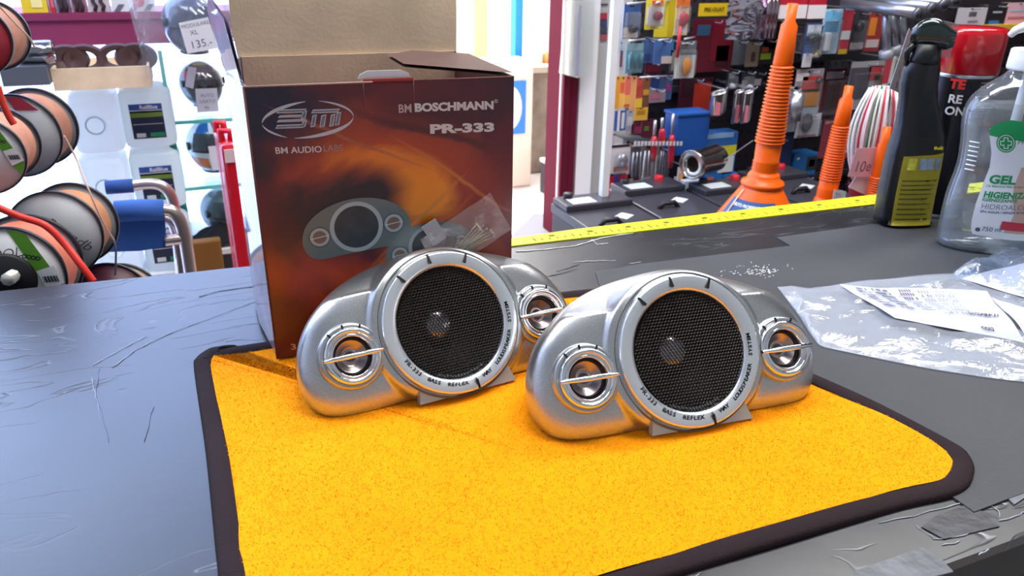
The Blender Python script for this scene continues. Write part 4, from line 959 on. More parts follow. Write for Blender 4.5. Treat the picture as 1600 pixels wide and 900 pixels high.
# ================================================================== FUNNELS
LS = ony(1165, 376, 1.08).z
sh_ = thing('low_shelf', 'dark narrow shelf just behind the counter that the orange funnels stand on', 'shelf', (1.35, 1.07, -.9))
HS = LS+.9
q = MB(); q.box((.0, 0, HS-.012), (1.0, .24, .024)); q.build('shelf_board', M('2a2730', .6), sh_)
for x in (-.46, .46):
    for y in (-.09, .09): q = MB(); q.box((x, y, (HS-.024)/2), (.03, .03, HS-.024)); q.build('leg', M('2a2730', .6), sh_)
OR = M('f56405', .35, 0, 'orange_plastic')
def funnel(label, base_px, tip_px, Yf, rows, nb_, cone_w, seam=True):
    z0 = LS; bp_ = ony(base_px[0], base_px[1], Yf); tp = ony(tip_px[0], tip_px[1], Yf)
    t = thing('funnel', label, 'funnel', (bp_.x, Yf, z0+.0006), 0)
    H = tp.z-z0; dx = tp.x-bp_.x; kk = kd(ony(tip_px[0], 200, Yf))
    sh = Matrix.Identity(4); sh[0][2] = dx/H
    def zz(py): return H*(base_px[1]-py)/(base_px[1]-tip_px[1])
    def Lt(prof, nm, mat=OR, n=36): mb = MB(); mb.lathe(prof, n=n, M4=sh); return mb.build(nm, mat, t)
    yb_, yr, yc1, yc0, yn0, yn1 = rows['base'], rows['rim'], rows['collar_bot'], rows['collar_top'], rows['bel_bot'], rows['bel_top']
    w = rows['w']   # half widths px: rim, shoulder, collar, bellows bottom, bellows top, spout bottom, tip
    Lt([(cone_w*kk, 0), (cone_w*kk*1.01, .004), (cone_w*kk, .008), (w[0]*.93*kk, zz(yr+8))], 'cone')
    Lt([(w[0]*.93*kk, zz(yr+8)), (w[0]*kk*1.02, zz(yr+5)), (w[0]*kk, zz(yr)), (w[0]*.80*kk, zz(yr-2)), (w[1]*kk, zz(yc1+2))], 'shoulder')
    pr = [(w[1]*kk, zz(yc1+2))]; zc_ = zz(yc1); dzc = (zz(yc1-22)-zc_)/4
    for i in range(4): pr += [(w[2]*1.05*kk, zc_+dzc*(i+.3)), (w[2]*.97*kk, zc_+dzc*(i+.8))]
    pr += [(w[2]*kk, zz(yc0+3)), (w[2]*.93*kk, zz(yc0))]; Lt(pr, 'collar')
    z = zz(yn0); dz = (zz(yn1)-z)/nb_; pr = []
    for i in range(nb_):
        f = i/nb_; r = (w[3]*(1-f)+w[4]*f)*kk; pr += [(r*.80, z), (r, z+dz*.35), (r, z+dz*.52), (r*.80, z+dz*.86)]; z += dz
    Lt(pr, 'bellows')
    Lt([(w[4]*.8*kk, zz(yn1)), (w[5]*kk, zz(yn1)+.002), (w[5]*.62*kk+w[6]*.38*kk, zz((yn1*.35+tip_px[1]*.65))), (w[6]*1.02*kk, zz(tip_px[1]+(yn1-tip_px[1])*.28)), (w[6]*kk, H), (w[6]*.8*kk, H), (w[6]*.75*kk, H*.93)], 'spout', n=24)
    return t, sh, H, kk, zz
fn1, shm, FH, FK, zz1 = funnel('tallest orange flexible funnel with blue label on its cone, behind the counter', (1176, 376), (1239, 6), 1.08,
    dict(base=376, rim=276, collar_bot=262, collar_top=214, bel_bot=214, bel_top=94, w=(33, 24, 19.5, 22.5, 17, 14.5, 7.5)), 22, 82)
zc_t = zz1(284)
def cone_pt(th, z, off=.0008): r = (82*FK+(33*.93*FK-82*FK)*((z-.008)/(zc_t-.008)))+off; return tuple(shm @ Vector((r*cos(th), r*sin(th), z)))
q = MB(); q.grid(lambda a, b: cone_pt(radians(-200+a*104), zc_t*(.12+.70*b)), 18, 6); lb = q.build('label', M('2c4f86', .45, 0, 'blue_label'), fn1)
q = MB(); q.grid(lambda a, b: cone_pt(radians(-120+a*24-10*b), zc_t*(.12+.60*b), .0012), 8, 6); q.build('label_picture', M('e6ddd6', .45), lb)
q = MB()
for i in range(6): q.grid(lambda a, b: cone_pt(radians(-178+a*(34+6*(i % 3))), zc_t*(.22+i*.075)+b*.0020, .0012), 6, 1)
o = q.build('small_print', M('c8d4e4', .5), lb); o['kind'] = 'stuff'
V, F = textgeo('IMBUTO PROFESSIONALE', size=.0080, bold=.03); q = MB(); q.add([cone_pt(radians(-188)+x/.068, zc_t*.71+y*.9, .0014) for x, y in V], F); q.build('printed_text', M('f2f2f2', .5), lb)
q = MB(); q.tube([cone_pt(radians(-124), zc_t*.2, .001), cone_pt(radians(-119), zc_t*.4, .001), cone_pt(radians(-114), zc_t*.62, .001)], [.002, .003, .009], 10); q.build('printed_funnel', M('e0884a', .5), lb)
q = MB(); q.tube([cone_pt(radians(-186), .0, .003), cone_pt(radians(-182), zc_t*.97, .003)], .0012, 5); q.build('moulding_seam', M('ffe6cc', .3), fn1)
funnel('middle-sized orange flexible funnel, right of the tallest one', (1278, 372), (1327, 135), 1.12, dict(base=372, rim=352, collar_bot=330, collar_top=296, bel_bot=296, bel_top=200, w=(24, 18, 15.5, 16.5, 13.5, 12, 6.5)), 20, 44)
funnel('shortest orange funnel, half hidden behind the black spray bottle', (1356, 372), (1386, 199), 1.04, dict(base=372, rim=352, collar_bot=338, collar_top=318, bel_bot=318, bel_top=278, w=(22, 17, 14, 15, 13.5, 11, 6.5)), 10, 42)

# ================================================================== BATTERIES
bbn = thing('display_bench', 'dark low bench at the foot of the pegboard carrying car batteries', 'bench', (1.55, 1.48, -.9))
BZ = -.485
q = MB(); q.box((0, 0, BZ+.9-.0155), (1.5, .48, .03)); q.build('bench_top', M('2a2730', .6), bbn)
for x in (-.7, .7):
    for y in (-.2, .2): q = MB(); q.box((x, y, (BZ+.9-.031)/2), (.04, .04, BZ+.9-.031)); q.build('leg', M('2a2730', .6), bbn)
B0 = thing('car_battery', 'leftmost black car battery in the front row of the bench', 'battery', (ony(941, 350, 1.29).x, 1.29, BZ), 0, 'car batteries on the bench')
t = B0; bh = ony(1000, 330, 1.38).z-BZ
q = MB(); q.box((.085, .12, (bh-.03)/2+.0005), (.168, .236, bh-.03), bev=.004); q.build('battery_case', M('25232b', .4), t)
q = MB(); q.box((.085, .12, bh-.021), (.174, .242, .020), bev=.003); q.box((.085, .20, bh-.004), (.168, .075, .016), bev=.003); q.build('battery_lid', M('3a3942', .32), t)
q = MB(); q.tube([(.03, .06, bh-.012), (.04, .06, bh+.0), (.07, .06, bh+.0), (.08, .06, bh-.012)], .006, 6); q.build('carry_handle', M('1c1b22', .4), t)
for x, c in ((.125, 'c02030'), (.03, '1c1b22')): q = MB(); q.lathe([(.011, .0), (.011, .012), (.008, .014), (.001, .014)], (x, .218, bh+.003), n=14); q.build('terminal_cap', M(c, .4), t)
q = MB(); q.box((.05, .19, bh+.0046), (.06, .04, .001)); q.build('label_sticker', M('c3c9cf', .5), t)
q = MB(); q.box((.11, .10, bh-.0102), (.035, .03, .001), rz=.6); q.build('label_sticker', M('d3dade', .5), t)
for (dx, dy, lab) in ((.182, .06, 'second black car battery from the left on the bench'), (.366, .0, 'black car battery on the bench behind the cone of the tallest funnel'), (.55, .05, 'rightmost black car battery on the bench, behind the smaller funnels')):
    t = copy_tree(B0); t['label'] = lab; t.location = (B0.location.x+dx, B0.location.y+dy, BZ)

# ================================================================== SPOOLS OF CABLE
SPR = M('8a8c92', .5, 0, 'grey_flange', noise=.06, nscale=20)
def spool(label, Yf, front, back, rpx, wire, fcol='b6b8be', hub=False, green=False, red=False, scrib=None, wr=.80):
    fx, fz = front; cf = ony(fx, fz, Yf); k = (ony(fx+50, fz, Yf)-ony(fx-50, fz, Yf)).length/100; R_ = rpx*k
    cb_ = ony(back[0], back[1], Yf+.062)
    ax = (cb_-cf).normalized(); Wd = (cb_-cf).length
    t = thing('cable_spool', label, 'spool', cf, 0, 'cable spools on the rack')
    Mt = ax.to_track_quat('Z', 'Y').to_matrix().to_4x4()
    # make local x horizontal
    xh = Vector((0, 0, 1)).cross(ax).normalized()*-1; yh = ax.cross(xh); Mt = Matrix(((xh.x, yh.x, ax.x, 0), (xh.y, yh.y, ax.y, 0), (xh.z, yh.z, ax.z, 0), (0, 0, 0, 1)))
    up = 1 if yh.z > 0 else -1
    def Lz(prof, nm, mat, n=56): q = MB(); q.lathe(prof, n=n, M4=Mt); return q.build(nm, mat, t)
    ff = Lz([(.001, 0), (R_*.97, 0), (R_*.97, .002), (.001, .002)], 'front_flange', M(fcol, .45, 0, 'spool_card', noise=.08, nscale=25))
    RM = M('1a1a22', .3)
    Lz([(R_*.965, -.001), (R_, -.001), (R_*1.005, .0015), (R_, .004), (R_*.965, .004)], 'flange_rim', RM)
    Lz([(.001, Wd), (R_*.965, Wd), (R_*.965, Wd+.002), (.001, Wd+.002)], 'back_flange', M('8d8f96', .5))
    Lz([(R_*.955, Wd-.001), (R_, Wd-.001), (R_*1.005, Wd+.0015), (R_, Wd+.004), (R_*.965, Wd+.004)], 'flange_rim', RM)
    wp = [(R_*wr, .003)]; nW = 26
    for i in range(nW):
        z = .003+(Wd-.005)*i/nW; dz = (Wd-.005)/nW; wp += [(R_*wr-.0008, z), (R_*wr+.0004, z+dz*.5)]
    wp += [(R_*wr-.0008, Wd-.002)]
    Lz(wp, 'wound_cable', M(wire, .45, .0, 'cable_copper', noise=.15, nscale=60))
    def P3(x, y, z=-.0006): return tuple(Mt @ Vector((x, y*up, z)))
    if green:
        q = MB(); q.add([P3(x*R_, y*R_) for x, y in ((.0, .955), (.30, .90), (.955, -.1), (.93, -.25), (.86, -.42), (.28, .28))][:0] or [P3(x*R_, y*R_) for x, y in ((.15, .94), (.45, .83), (.92, -.22), (.80, -.50), (.64, -.30))], [(0, 1, 2, 3, 4)]); g = q.build('green_label', M('5c9a2a', .45, 0, 'green_print'), ff)
        q = MB(); q.add([P3(x*R_, y*R_, -.0012) for x, y in ((.50, .12), (.80, .20), (.93, -.15), (.63, -.27))], [(0, 1, 2, 3)]); st = q.build('white_sticker', M('dfe2e6', .5), g)
        q = MB()
        for i in range(10): x0 = .58+i*.025; q.add([P3((x0+a)*R_, (b-.05)*R_, -.0017) for a, b in ((0, .06), (.012*(1+i % 2), .06), (.012*(1+i % 2)+.03, -.06), (.03, -.06))], [(0, 1, 2, 3)])
        oo = q.build('barcode', INK, st)
        q = MB()
        for i in range(4): 
            q.lathe([(.012*R_*2, 0), (.022*R_*2, 0)], tuple(P3((.36+i*.07)*R_, (.42-i*.02)*R_, -.0012)), 'y', 12)
        q.build('printed_rings', INK, g)
    if red:
        q = MB(); q.add([P3(x*R_, y*R_) for x, y in ((-.05, .94), (.25, .92), (.62, .60), (.10, .62))], [(0, 1, 2, 3)]); q.build('red_label', M('b03044', .45, 0, 'red_print'), ff)
    if hub:
        Lz([(.001, -.004), (R_*.46, -.004), (R_*.50, -.001), (R_*.50, 0)], 'hub_opening', M('17181f', .5))
    if scrib:
        s_, x0, y0, sc_, an = scrib; V, F = textgeo(s_, size=sc_*R_, bold=-.01, shear=.3)
        q = MB(); q.add([P3(x0*R_+x*cos(an)-y*sin(an), y0*R_+x*sin(an)+y*cos(an), -.0011) for x, y in V], F); q.build('handwriting', INK, ff)
    return t, cf, cb_, R_, Mt
spool('cable spool at the top left corner with a red centre label and bare copper-coloured cable', .93, (-45, 62), (-12, 55), 67, 'c08a78', 'a02c3c', wr=.9)
spool('cable spool at the left edge with green and white labels, second from the top', .84, (-28, 245), (0, 224), 72, 'd89a86', 'c0c2c8', green=True, wr=.88)
spool('grey cable spool with a red label, behind the green-labelled spool at the left edge', .98, (26, 213), (56, 199), 75, 'b8806c', 'aeb0b6', red=True, wr=.86)
spool('large grey cable spool with black handwriting, in the middle row beside the blue chair', .86, (86, 368), (115, 350), 80, 'cc8f68', 'b4b6bc', scrib=('Roundb', -.2, .28, .34, -.7), wr=.84)
spool('nearest cable spool with green label, red cable and a black hub, lower left', .77, (12, 437), (45, 412), 99, 'e0806a', 'c4c6ca', hub=True, green=True, scrib=('5 POL', -.35, .36, .26, .1), wr=.88)
spool('lowest cable spool with fuzzy brown cable, below the blue chair', .90, (168, 478), (188, 474), 76, 'a88468', '4a2030', wr=.9)
# rack
rk = thing('spool_rack', 'metal rack with rods carrying the cable spools behind the counter', 'rack', (-.66, 1.14, -.9))
RKM = M('5a5e68', .4, .6)
q = MB(); q.box((0, -.18, .66), (.03, .46, 1.32)); q.build('side_panel', RKM, rk)
for i, (px, py, Y0) in enumerate(((12, 437, .752), (92, 364, .90), (-20, 240, .86), (34, 208, 1.01), (-36, 60, .95), (174, 477, .93))):
    p0 = ony(px, py, Y0); L0 = rk.location; yb2_ = min(Y0+.05, .93 if i else .80)-L0.y if i else .83-L0.y
    q = MB(); q.tube([tuple(p0-L0), (p0.x-L0.x+.01, yb2_, p0.z-L0.z-.01)], .006, 8); q.build('rod', M('c8c8c0', .35, .3), rk)
    q = MB(); q.box(((p0.x-L0.x)/2+.005, yb2_, p0.z-L0.z-.014), (p0.x-L0.x+.01, .012, .012)); q.build('crossbar', RKM, rk)

def cable(label, pts, r, col, rough=.4):
    P = [ony(a, b, Y) for a, b, Y in pts]; Q = []
    for i in range(len(P)-1):
        a, b, c, d = P[max(i-1, 0)], P[i], P[i+1], P[min(i+2, len(P)-1)]
        for k in range(8):
            t = k/8; Q.append(.5*((2*b)+(c-a)*t+(2*a-5*b+4*c-d)*t*t+(3*b-a-3*c+d)*t**3))
    Q.append(P[-1]); o_ = P[0]
    mb = MB(); mb.tube([tuple(p-o_) for p in Q], r, 8); return tag(mb.build('loose_cable', M(col, rough), None, o_), label, 'cable')
cable('bright red cable end hanging across the nearest spool down to the counter edge', [(-8, 322, .76), (30, 338, .76), (70, 352, .755), (100, 380, .75), (125, 412, .74), (146, 440, .735)], .0033, 'e03428')
cable('short red cable end on the left edge beside the upper spools', [(-4, 135, .80), (4, 160, .80), (14, 182, .80), (22, 194, .80)], .0030, 'd83a2c')
cable('thin pale pink wire running down over the middle spools', [(100, 212, .82), (120, 250, .82), (138, 295, .80), (160, 345, .80), (178, 375, .82)], .0009, 'd8b8b4')
cable('thin pale string across the top left spool', [(-5, 5, .86), (20, 32, .86), (45, 58, .86), (54, 74, .87)], .0009, 'c8a898')
cable('thin black wire hanging beside the lowest spool', [(176, 370, .84), (181, 392, .83), (180, 430, .82)], .0010, '2a2a3a')

# ================================================================== FOLDING CHAIR
ch = thing('folding_chair', 'folding chair with blue fabric and bent metal tubes behind the counter', 'chair', (ony(265, 400, 1.3).x, 1.32, -.9))
L0 = ch.location; BLU = M('2f5aa6', .8, 0, 'blue_canvas', bump=.3, bscale=400); BLU2 = M('24488c', .8, 0, 'navy_canvas')
TUB = M('c8b6ae', .28, .85, 'warm_metal_tube')
def cpt(px, py, Y): return tuple(ony(px, py, Y)-L0)
def quadpx(nm, pts, Y, mat, th=.006, par=ch):
    P = [ony(a, b, Y)-L0 for a, b in pts]; q = MB(); q.prism([(p.x, p.z) for p in P], Y-L0.y, Y-L0.y+th); return q.build(nm, mat, par)
quadpx('backrest', [(166, 345), (257, 336), (261, 385), (220, 392), (165, 394)], 1.25, BLU)
q = MB(); q.tube([cpt(180, 331, 1.25), cpt(218, 328, 1.25), cpt(256, 328, 1.25)], .0165, 12); q.build('backrest_sleeve', BLU, ch)
q = MB(); q.tube([cpt(165, 293, 1.45), cpt(208, 290, 1.45)], .012, 10); q.build('armrest', BLU2, ch)
def bend(pts, r): 
    P = [Vector(cpt(*p)) for p in pts]; Q = []
    for i in range(len(P)-1):
        a, b, c, d = P[max(i-1, 0)], P[i], P[i+1], P[min(i+2, len(P)-1)]
        for k in range(6): t = k/6; Q.append(.5*((2*b)+(c-a)*t+(2*a-5*b+4*c-d)*t*t+(3*b-a-3*c+d)*t**3))
    Q.append(P[-1]); q = MB(); q.tube(Q, r, 10); return q.build('frame_tube', TUB, ch)
bend([(206, 290, 1.45), (235, 287, 1.45), (255, 292, 1.45), (269, 310, 1.45), (275, 345, 1.45), (282, 420, 1.45), (300, 600, 1.45)], .0095)
bend([(252, 328, 1.25), (268, 330, 1.25), (281, 345, 1.25), (289, 372, 1.25), (298, 428, 1.25), (330, 640, 1.25)], .0098)
bend([(255, 340, 1.28), (268, 346, 1.28), (276, 362, 1.28), (281, 395, 1.28), (286, 430, 1.28), (308, 640, 1.28)], .0090)
bend([(258, 376, 1.25), (284, 373, 1.25)], .009)

# ================================================================== GLASS CABINET, JUGS, HELMETS
CY = 1.95
gcab = thing('glass_cabinet', 'glass display cabinet with helmets in front of the bright window', 'cabinet', (.12, CY, -.9))
L1 = gcab.location
def lp(px, py, Y): return ony(px, py, Y)-L1
GE = M('6fd0c4', .1, 0, 'green_glass_edge', spec=.8); GLS = clear_film('shelf_glass', tint=(.90, .98, .97), base=.06, rough=.03)
for (py, lft) in ((189, 266), (293, 284), (397, 300)):
    z = lp(320, py, CY-.12).z; x0 = lp(lft, py, CY-.12).x; x1 = lp(500, py, CY-.12).x
    if py != 397:
        q = MB(); q.box(((x0+x1)/2, 0, z), (x1-x0, .24, .006)); g_ = q.build('glass_shelf', GLS, gcab)
        q = MB(); q.box(((x0+x1)/2, -.1225, z), (x1-x0, .003, .008)); q.build('glass_edge', GE, g_)
    else:
        q = MB(); q.box(((x0+x1)/2, 0, z), (x1-x0, .24, .012)); q.build('base_shelf', M('d8d4d0', .5), gcab)
        q = MB(); q.box(((x0+x1)/2, 0, (z-.008)/2), (x1-x0, .24, z-.008)); q.build('plinth', M('221f26', .6), gcab)
x0 = lp(284, 290, CY-.12).x; zb = lp(303, 397, CY-.12).z; zt_ = lp(262, 120, CY-.12).z
q = MB(); ztop = ony(200, 76, 1.88).z+.9
q.box((x0, 0, (zb+ztop)/2), (.006, .24, ztop-zb)); g_ = q.build('glass_side', GLS, gcab)
q = MB(); q.box((x0, -.1225, (zb+ztop)/2), (.008, .003, ztop-zb)); q.build('glass_edge', GE, g_)
for py in (180, 232, 325): p = lp(262+(py-180)*.17, py, CY-.13); q = MB(); q.box(tuple(p), (.014, .014, .016), bev=.002); q.build('clip', M('1f7a6c', .4), gcab)
# header band above the window
HB = 1.88
a, b = ony(40, 72, HB), ony(420, 62, HB); zt2_ = ony(200, 18, HB).z
q = MB(); q.box(((a.x-.6+b.x)/2, HB, (a.z+zt2_)/2), (b.x-a.x+.6, .03, zt2_-a.z)); hb = q.build('shelf_header', M('86305a', .5, 0, 'maroon_panel'))
tag(hb, 'long maroon header shelf panel above the white jugs', 'shelf panel')
q = MB(); q.box(((a.x-.6+b.x)/2, HB+.10, zt2_-.008), (b.x-a.x+.6, .24, .012)); ts = q.build('top_board', M('86305a', .5), hb)
# boxes on the header shelf
for i, (x0_, x1_, c, c2, lab) in enumerate([(34, 77, 'e8cc38', 'f4e8a0', 'yellow package standing on the maroon header shelf at the left'), (78, 88, 'c8303c', 'd87078', 'narrow red package between the yellow and the tool packages on the header shelf'),
      (89, 112, '8c6a72', 'e6dcd8', 'grey and white tool card, first on the maroon header shelf'), (113, 137, 'b86a70', 'e6e0dc', 'pinkish tool card, second on the maroon header shelf'), (138, 173, 'd8c6c8', 'b02c3c', 'white tool card with red corner on the maroon header shelf'), (175, 245, 'dfe0e4', 'c03848', 'wide white package with grey stripes and red disc on the maroon header shelf')]):
    A, B = ony(x0_, 18, HB-.008), ony(x1_, -34, HB-.008)
    t = thing('package', lab, 'package', (A.x, HB-.008, zt2_+.0005)); wdt, hg = ony(x1_, 18, HB-.008).x-A.x, B.z-zt2_
    q = MB(); q.box((wdt/2, .02, hg/2), (wdt-.003, .04, hg)); q.build('carton', M(c, .4), t)
    if i in (0, 1): q = MB(); q.box((wdt*.6, -.0005, hg*.3), (wdt*.4, .001, hg*.3)); q.build('printed_panel', M(c2, .4), t)
    elif i < 5:
        for k in range(2):
            q = MB(); q.tube([(wdt*(.3+k*.35), -.002, hg*.03), (wdt*(.4+k*.35), -.002, hg*.18), (wdt*(.28+k*.35), -.002, hg*.3), (wdt*(.35+k*.35), -.002, hg*.6)], .004, 6); q.build('tool', M('4c4450', .3, .5), t)
        q = MB(); q.box((wdt*.5, -.0005, hg*.85), (wdt*.9, .001, hg*.2)); q.build('printed_panel', M(c2, .4), t)
    else:
        for k in range(3): q = MB(); q.prism([(wdt*(.05+.33*k), .001), (wdt*(.19+.33*k), .001), (wdt*(.30+.33*k), hg*.22), (wdt*(.17+.33*k), hg*.22)], -.001, 0); q.build('printed_stripe', M('6c6e7c', .4), t)
        q = MB(); q.lathe([(.001, -.0015), (wdt*.13, -.001)], (wdt*.62, 0, hg*.30), 'y', 24); q.build('printed_disc', M(c2, .4), t)
# jugs
JY = 1.78
def jug(label, cx, ytop, ybot, wpx, lab=True, Y=JY):
    zt3, zb3 = ony(cx, ytop, Y).z, ony(cx+(ybot-ytop)*.16, ybot, Y).z; c = ony(cx+(ybot-ytop)*.08, (ytop+ybot)/2, Y)
    kk = (ony(cx+50, 200, Y)-ony(cx-50, 200, Y)).length/100; W_ = wpx*kk; H_ = zt3-zb3; D_ = .13
    t = thing('jug', label, 'jug', (c.x, Y+D_/2, zb3+.0004), 0)
    q = MB()
    lv = [(0, .90), (.02, .98), (.06, 1), (.80, 1), (.90, .93), (.955, .70), (.985, .40), (1., .34)]
    def jp(a, b):
        n_ = len(lv)-1; k = min(int(b*n_), n_-1); f = b*n_-k; z = lv[k][0]*(1-f)+lv[k+1][0]*f; s_ = lv[k][1]*(1-f)+lv[k+1][1]*f
        th = a*2*pi; e_ = .45; x = (abs(cos(th))**e_)*(1 if cos(th) >= 0 else -1); y = (abs(sin(th))**e_)*(1 if sin(th) >= 0 else -1)
        return (x*W_/2*s_, y*D_/2*s_, z*H_)
    q.grid(jp, 40, 28, True, True); q.add([jp(i/40, 0) for i in range(40)], [tuple(range(39, -1, -1))]); q.add([jp(i/40, 1) for i in range(40)], [tuple(range(40))])
    q.build('jug_body', JM, t)
    if lab:
        w2, h2 = W_*.62, H_*.56; y_ = -D_/2-.0012; z0 = H_*.16
        q = MB(); q.box((0, y_, z0+h2/2), (w2, .001, h2)); l_ = q.build('label', M('222c40', .4, 0, 'navy_label'), t)
        for nm, x0_, x1_, za, zb_, c in (('label_band', -.5, .5, .84, 1, '3558a0'), ('label_landscape', -.5, .5, .62, .80, '6c8a3c'), ('label_sky', -.5, .5, .75, .83, 'b8c4d0'), ('label_square', -.40, -.12, .04, .16, 'c8d0cc'), ('label_square', .02, .46, .04, .16, '2e8a5c')):
            q = MB(); q.box(((x0_+x1_)/2*w2, y_-.0008, z0+(za+zb_)/2*h2), ((x1_-x0_)*w2, .0006, (zb_-za)*h2)); q.build(nm, M(c, .4), l_)
        q = MB(); q.box((0, y_-.001, z0+h2*.42), (w2*.9, .0006, h2*.012)); q.build('label_line', M('c8ccd4', .4), l_)
        text_on('printed_text', 'RailBlue', M('e8ecf4', .4), l_, flat(-w2*.18, y_-.0014, z0+h2*.86), size=h2*.15, bold=.02)
    else:
        q = MB(); q.lathe([(W_*.20, -.0022), (W_*.17, 0), (W_*.20, .0022)], (0, -D_/2-.001, H_*.45), 'y', 28); q.build('embossed_ring', M('c2d8e2', .4), t)
    q = MB(); q.lathe([(.019, H_-.004), (.019, H_+.004), (.001, H_+.004)] if ytop > 135 else [(.019, H_-.004), (.019, H_+.010), (.001, H_+.010)], n=16); q.build('cap', M('c8ccd0', .4), t)
    return t
yj = [133, 231, 327, 428]
jug('white jug with blue label, topmost of the labelled stack beside the helmets', 222, 135, 231, 84); jug('white jug with blue label, second from the top of the labelled stack', 238, 233, 327, 84); jug('white jug with blue label, lowest visible of the labelled stack behind the chair', 253, 329, 424, 84)
jug('plain white jug, topmost of the unlabelled stack beside the spools', 140, 142, 240, 80, False); jug('plain white jug, second from the top of the unlabelled stack', 156, 242, 335, 80, False); jug('plain white jug, lowest visible of the unlabelled stack', 172, 337, 430, 80, False)
js = ony(240, 426, JY).z
jx0, jx1 = ony(130, 426, JY).x, ony(298, 426, JY).x
q = MB(); q.box(((jx0+jx1)/2, JY+.06, (js-.9)/2), (jx1-jx0, .15, .9+js)); tag(q.build('jug_stand', M('cfd6dc', .5)), 'pale plinth under the stacks of white jugs', 'stand')
q = MB(); p = ony(120, 245, JY-.02)
# cardboard tray on the top jugs with dark rings
p0, p1 = ony(78, 108, 1.70), ony(232, 102, 1.70); pb = ony(96, 142, 1.70)
w_t = p1.x-p0.x; h_t = p0.z-pb.z
tr = thing('cardboard_tray', 'shallow brown cardboard tray on the jugs, holding dark rings', 'tray', (p0.x, 1.70, pb.z))
q = MB(); q.box((w_t/2, 0, h_t/2), (w_t, .004, h_t)); q.build('front_wall', CARD, tr)
for x in (.002, w_t-.002): q = MB(); q.box((x, .075, h_t/2), (.004, .146, h_t)); q.build('side_wall', CARD, tr)
q = MB(); q.box((w_t/2, .15, h_t/2), (w_t, .004, h_t)); q.build('back_wall', CARD, tr)
q = MB(); q.box((w_t/2, .075, h_t*.45), (w_t-.009, .146, .004)); q.build('tray_floor', CARD, tr)
TB2 = M('4a3438', .5, 0, 'dark_brown_foam')
for i, (cx, ex_, lab) in enumerate(((102, 0, 'dark brown oval ring at the far left in the cardboard tray'), (130, 1, 'dark brown ring with bright hole, second from left in the tray'), (184, 1, 'dark brown ring with bright hole, third from left in the tray'), (212, 0, 'dark brown oval ring at the right end of the cardboard tray'))):
    c = ony(cx, 91, 1.74); kk = .0023
    t = thing('foam_ring', lab, 'ring', (c.x, 1.765, tr.location.z+h_t*.45+.003))
    q = MB(); rr_ = 11.5*kk; q.lathe([(rr_, -.012), (rr_*1.12, 0), (rr_, .012), (rr_*(.62 if ex_ else .12), .010), (rr_*(.60 if ex_ else .10), -.010), (rr_, -.012)], (0, 0, rr_*1.0+.002), 'y', 32, sx=1.35, sy=.95); q.build('ring_body', TB2, t)
# silver tube on dark box, left
p = ony(36, 129, 1.7); q = MB(); q.box((.01, 0, .015), (.075, .1, .034)); tag(q.build('flat_box', M('5a5f6c', .5), None, (p.x+.0, 1.72, p.z)), 'flat dark grey box behind the top spools', 'box')
p = ony(40, 112, 1.7); q = MB(); q.lathe([(.018, 0), (.021, .002), (.021, .06), (.018, .062), (.016, .06), (.016, 0), (.018, 0)], (0, 0, .0215), 'x', 28); tag(q.build('metal_tube', M('9a9aa2', .15, .95), None, (p.x-.008, 1.70, ony(36, 129, 1.7).z+.0325)), 'short shiny metal tube lying on the flat grey box', 'tube')
# helmets
def helmet(label, cx, cy, rpx, Y, shell, vis, accent=None, face=0., kind=0):
    c = ony(cx, cy, Y); kk = (ony(cx+50, cy, Y)-ony(cx-50, cy, Y)).length/100; R_ = rpx*kk
    t = thing('helmet', label, 'helmet', (c.x, Y, c.z-R_*1.0), face)
    def hp(a, b, s=1.):
        th, ph = a*2*pi, -1.05+b*(pi/2+1.05); r = R_*s
        x = r*cos(ph)*cos(th)*.88; y = r*cos(ph)*sin(th)*1.08; z = r*sin(ph)*1.0
        if z < 0: x *= 1-.12*(-z/R_); y *= 1-.05*(-z/R_); y -= .14*(-z) if sin(th) < 0 else 0
        return (x, y, z+R_)
    q = MB(); q.grid(lambda a, b: hp(a, b), 40, 20, True, True); q.build('shell', M(shell, .18, 0, 'helmet_shell', coat=.6), t)
    q = MB(); q.grid(lambda a, b: hp((-90+(-62+124*a))/360., .40+.24*b, 1.035), 24, 8); q.build('visor', M(vis, .08, 0, 'dark_visor', coat=1.), t)
    q = MB(); q.tube([hp((-90+(-64+128*k/16))/360., .39, 1.04) for k in range(17)], R_*.03, 6); q.build('visor_seal', M('15161c', .4), t)
    q = MB(); q.tube([hp(k/32, 0., 1.0) for k in range(32)], R_*.05, 6, True); q.build('rim', M('1a1b22', .5), t)
    for s_ in (-1, 1): q = MB(); q.lathe([(.001, 0), (R_*.16, 0), (R_*.13, .006), (.001, .007)], (s_*R_*.90 if s_ > 0 else -R_*.92, -R_*.25, R_*1.12), 'x', 18); q.build('visor_pivot', M('2c2e38', .3), t)
    for (a0, a1, b0, b1, c_) in (accent or []):
        q = MB(); q.grid(lambda a, b: hp((a0+(a1-a0)*a)/360., b0+(b1-b0)*b, 1.012), 14, 8); q.build('shell_graphic', M(c_, .2, 0, 'painted_graphic', coat=.5), t)
    return t, R_, hp
h1, hr, hp1 = helmet('dark blue-grey helmet hanging in a clear bag under the header shelf', 297, 38, 50, 1.72, '46506c', '2a3248', None, .25)
q = MB(); V = [hp1((-90+9*cos(k*2*pi/20))/360., .80+.025*sin(k*2*pi/20), 1.02) for k in range(20)]; q.add(V, [tuple(range(20))]); q.build('oval_emblem', M('d8dce4', .3), h1)
c = ony(292, 34, 1.72)
def bg(a, b):
    th = a*2*pi; z = -.10+.28*b; r = .088*(1-.25*max(0, b-.6))*(1+.04*sin(th*5+b*9)); return (c.x+r*cos(th)*1.08, 1.72+r*sin(th)*1.05, c.z+z)
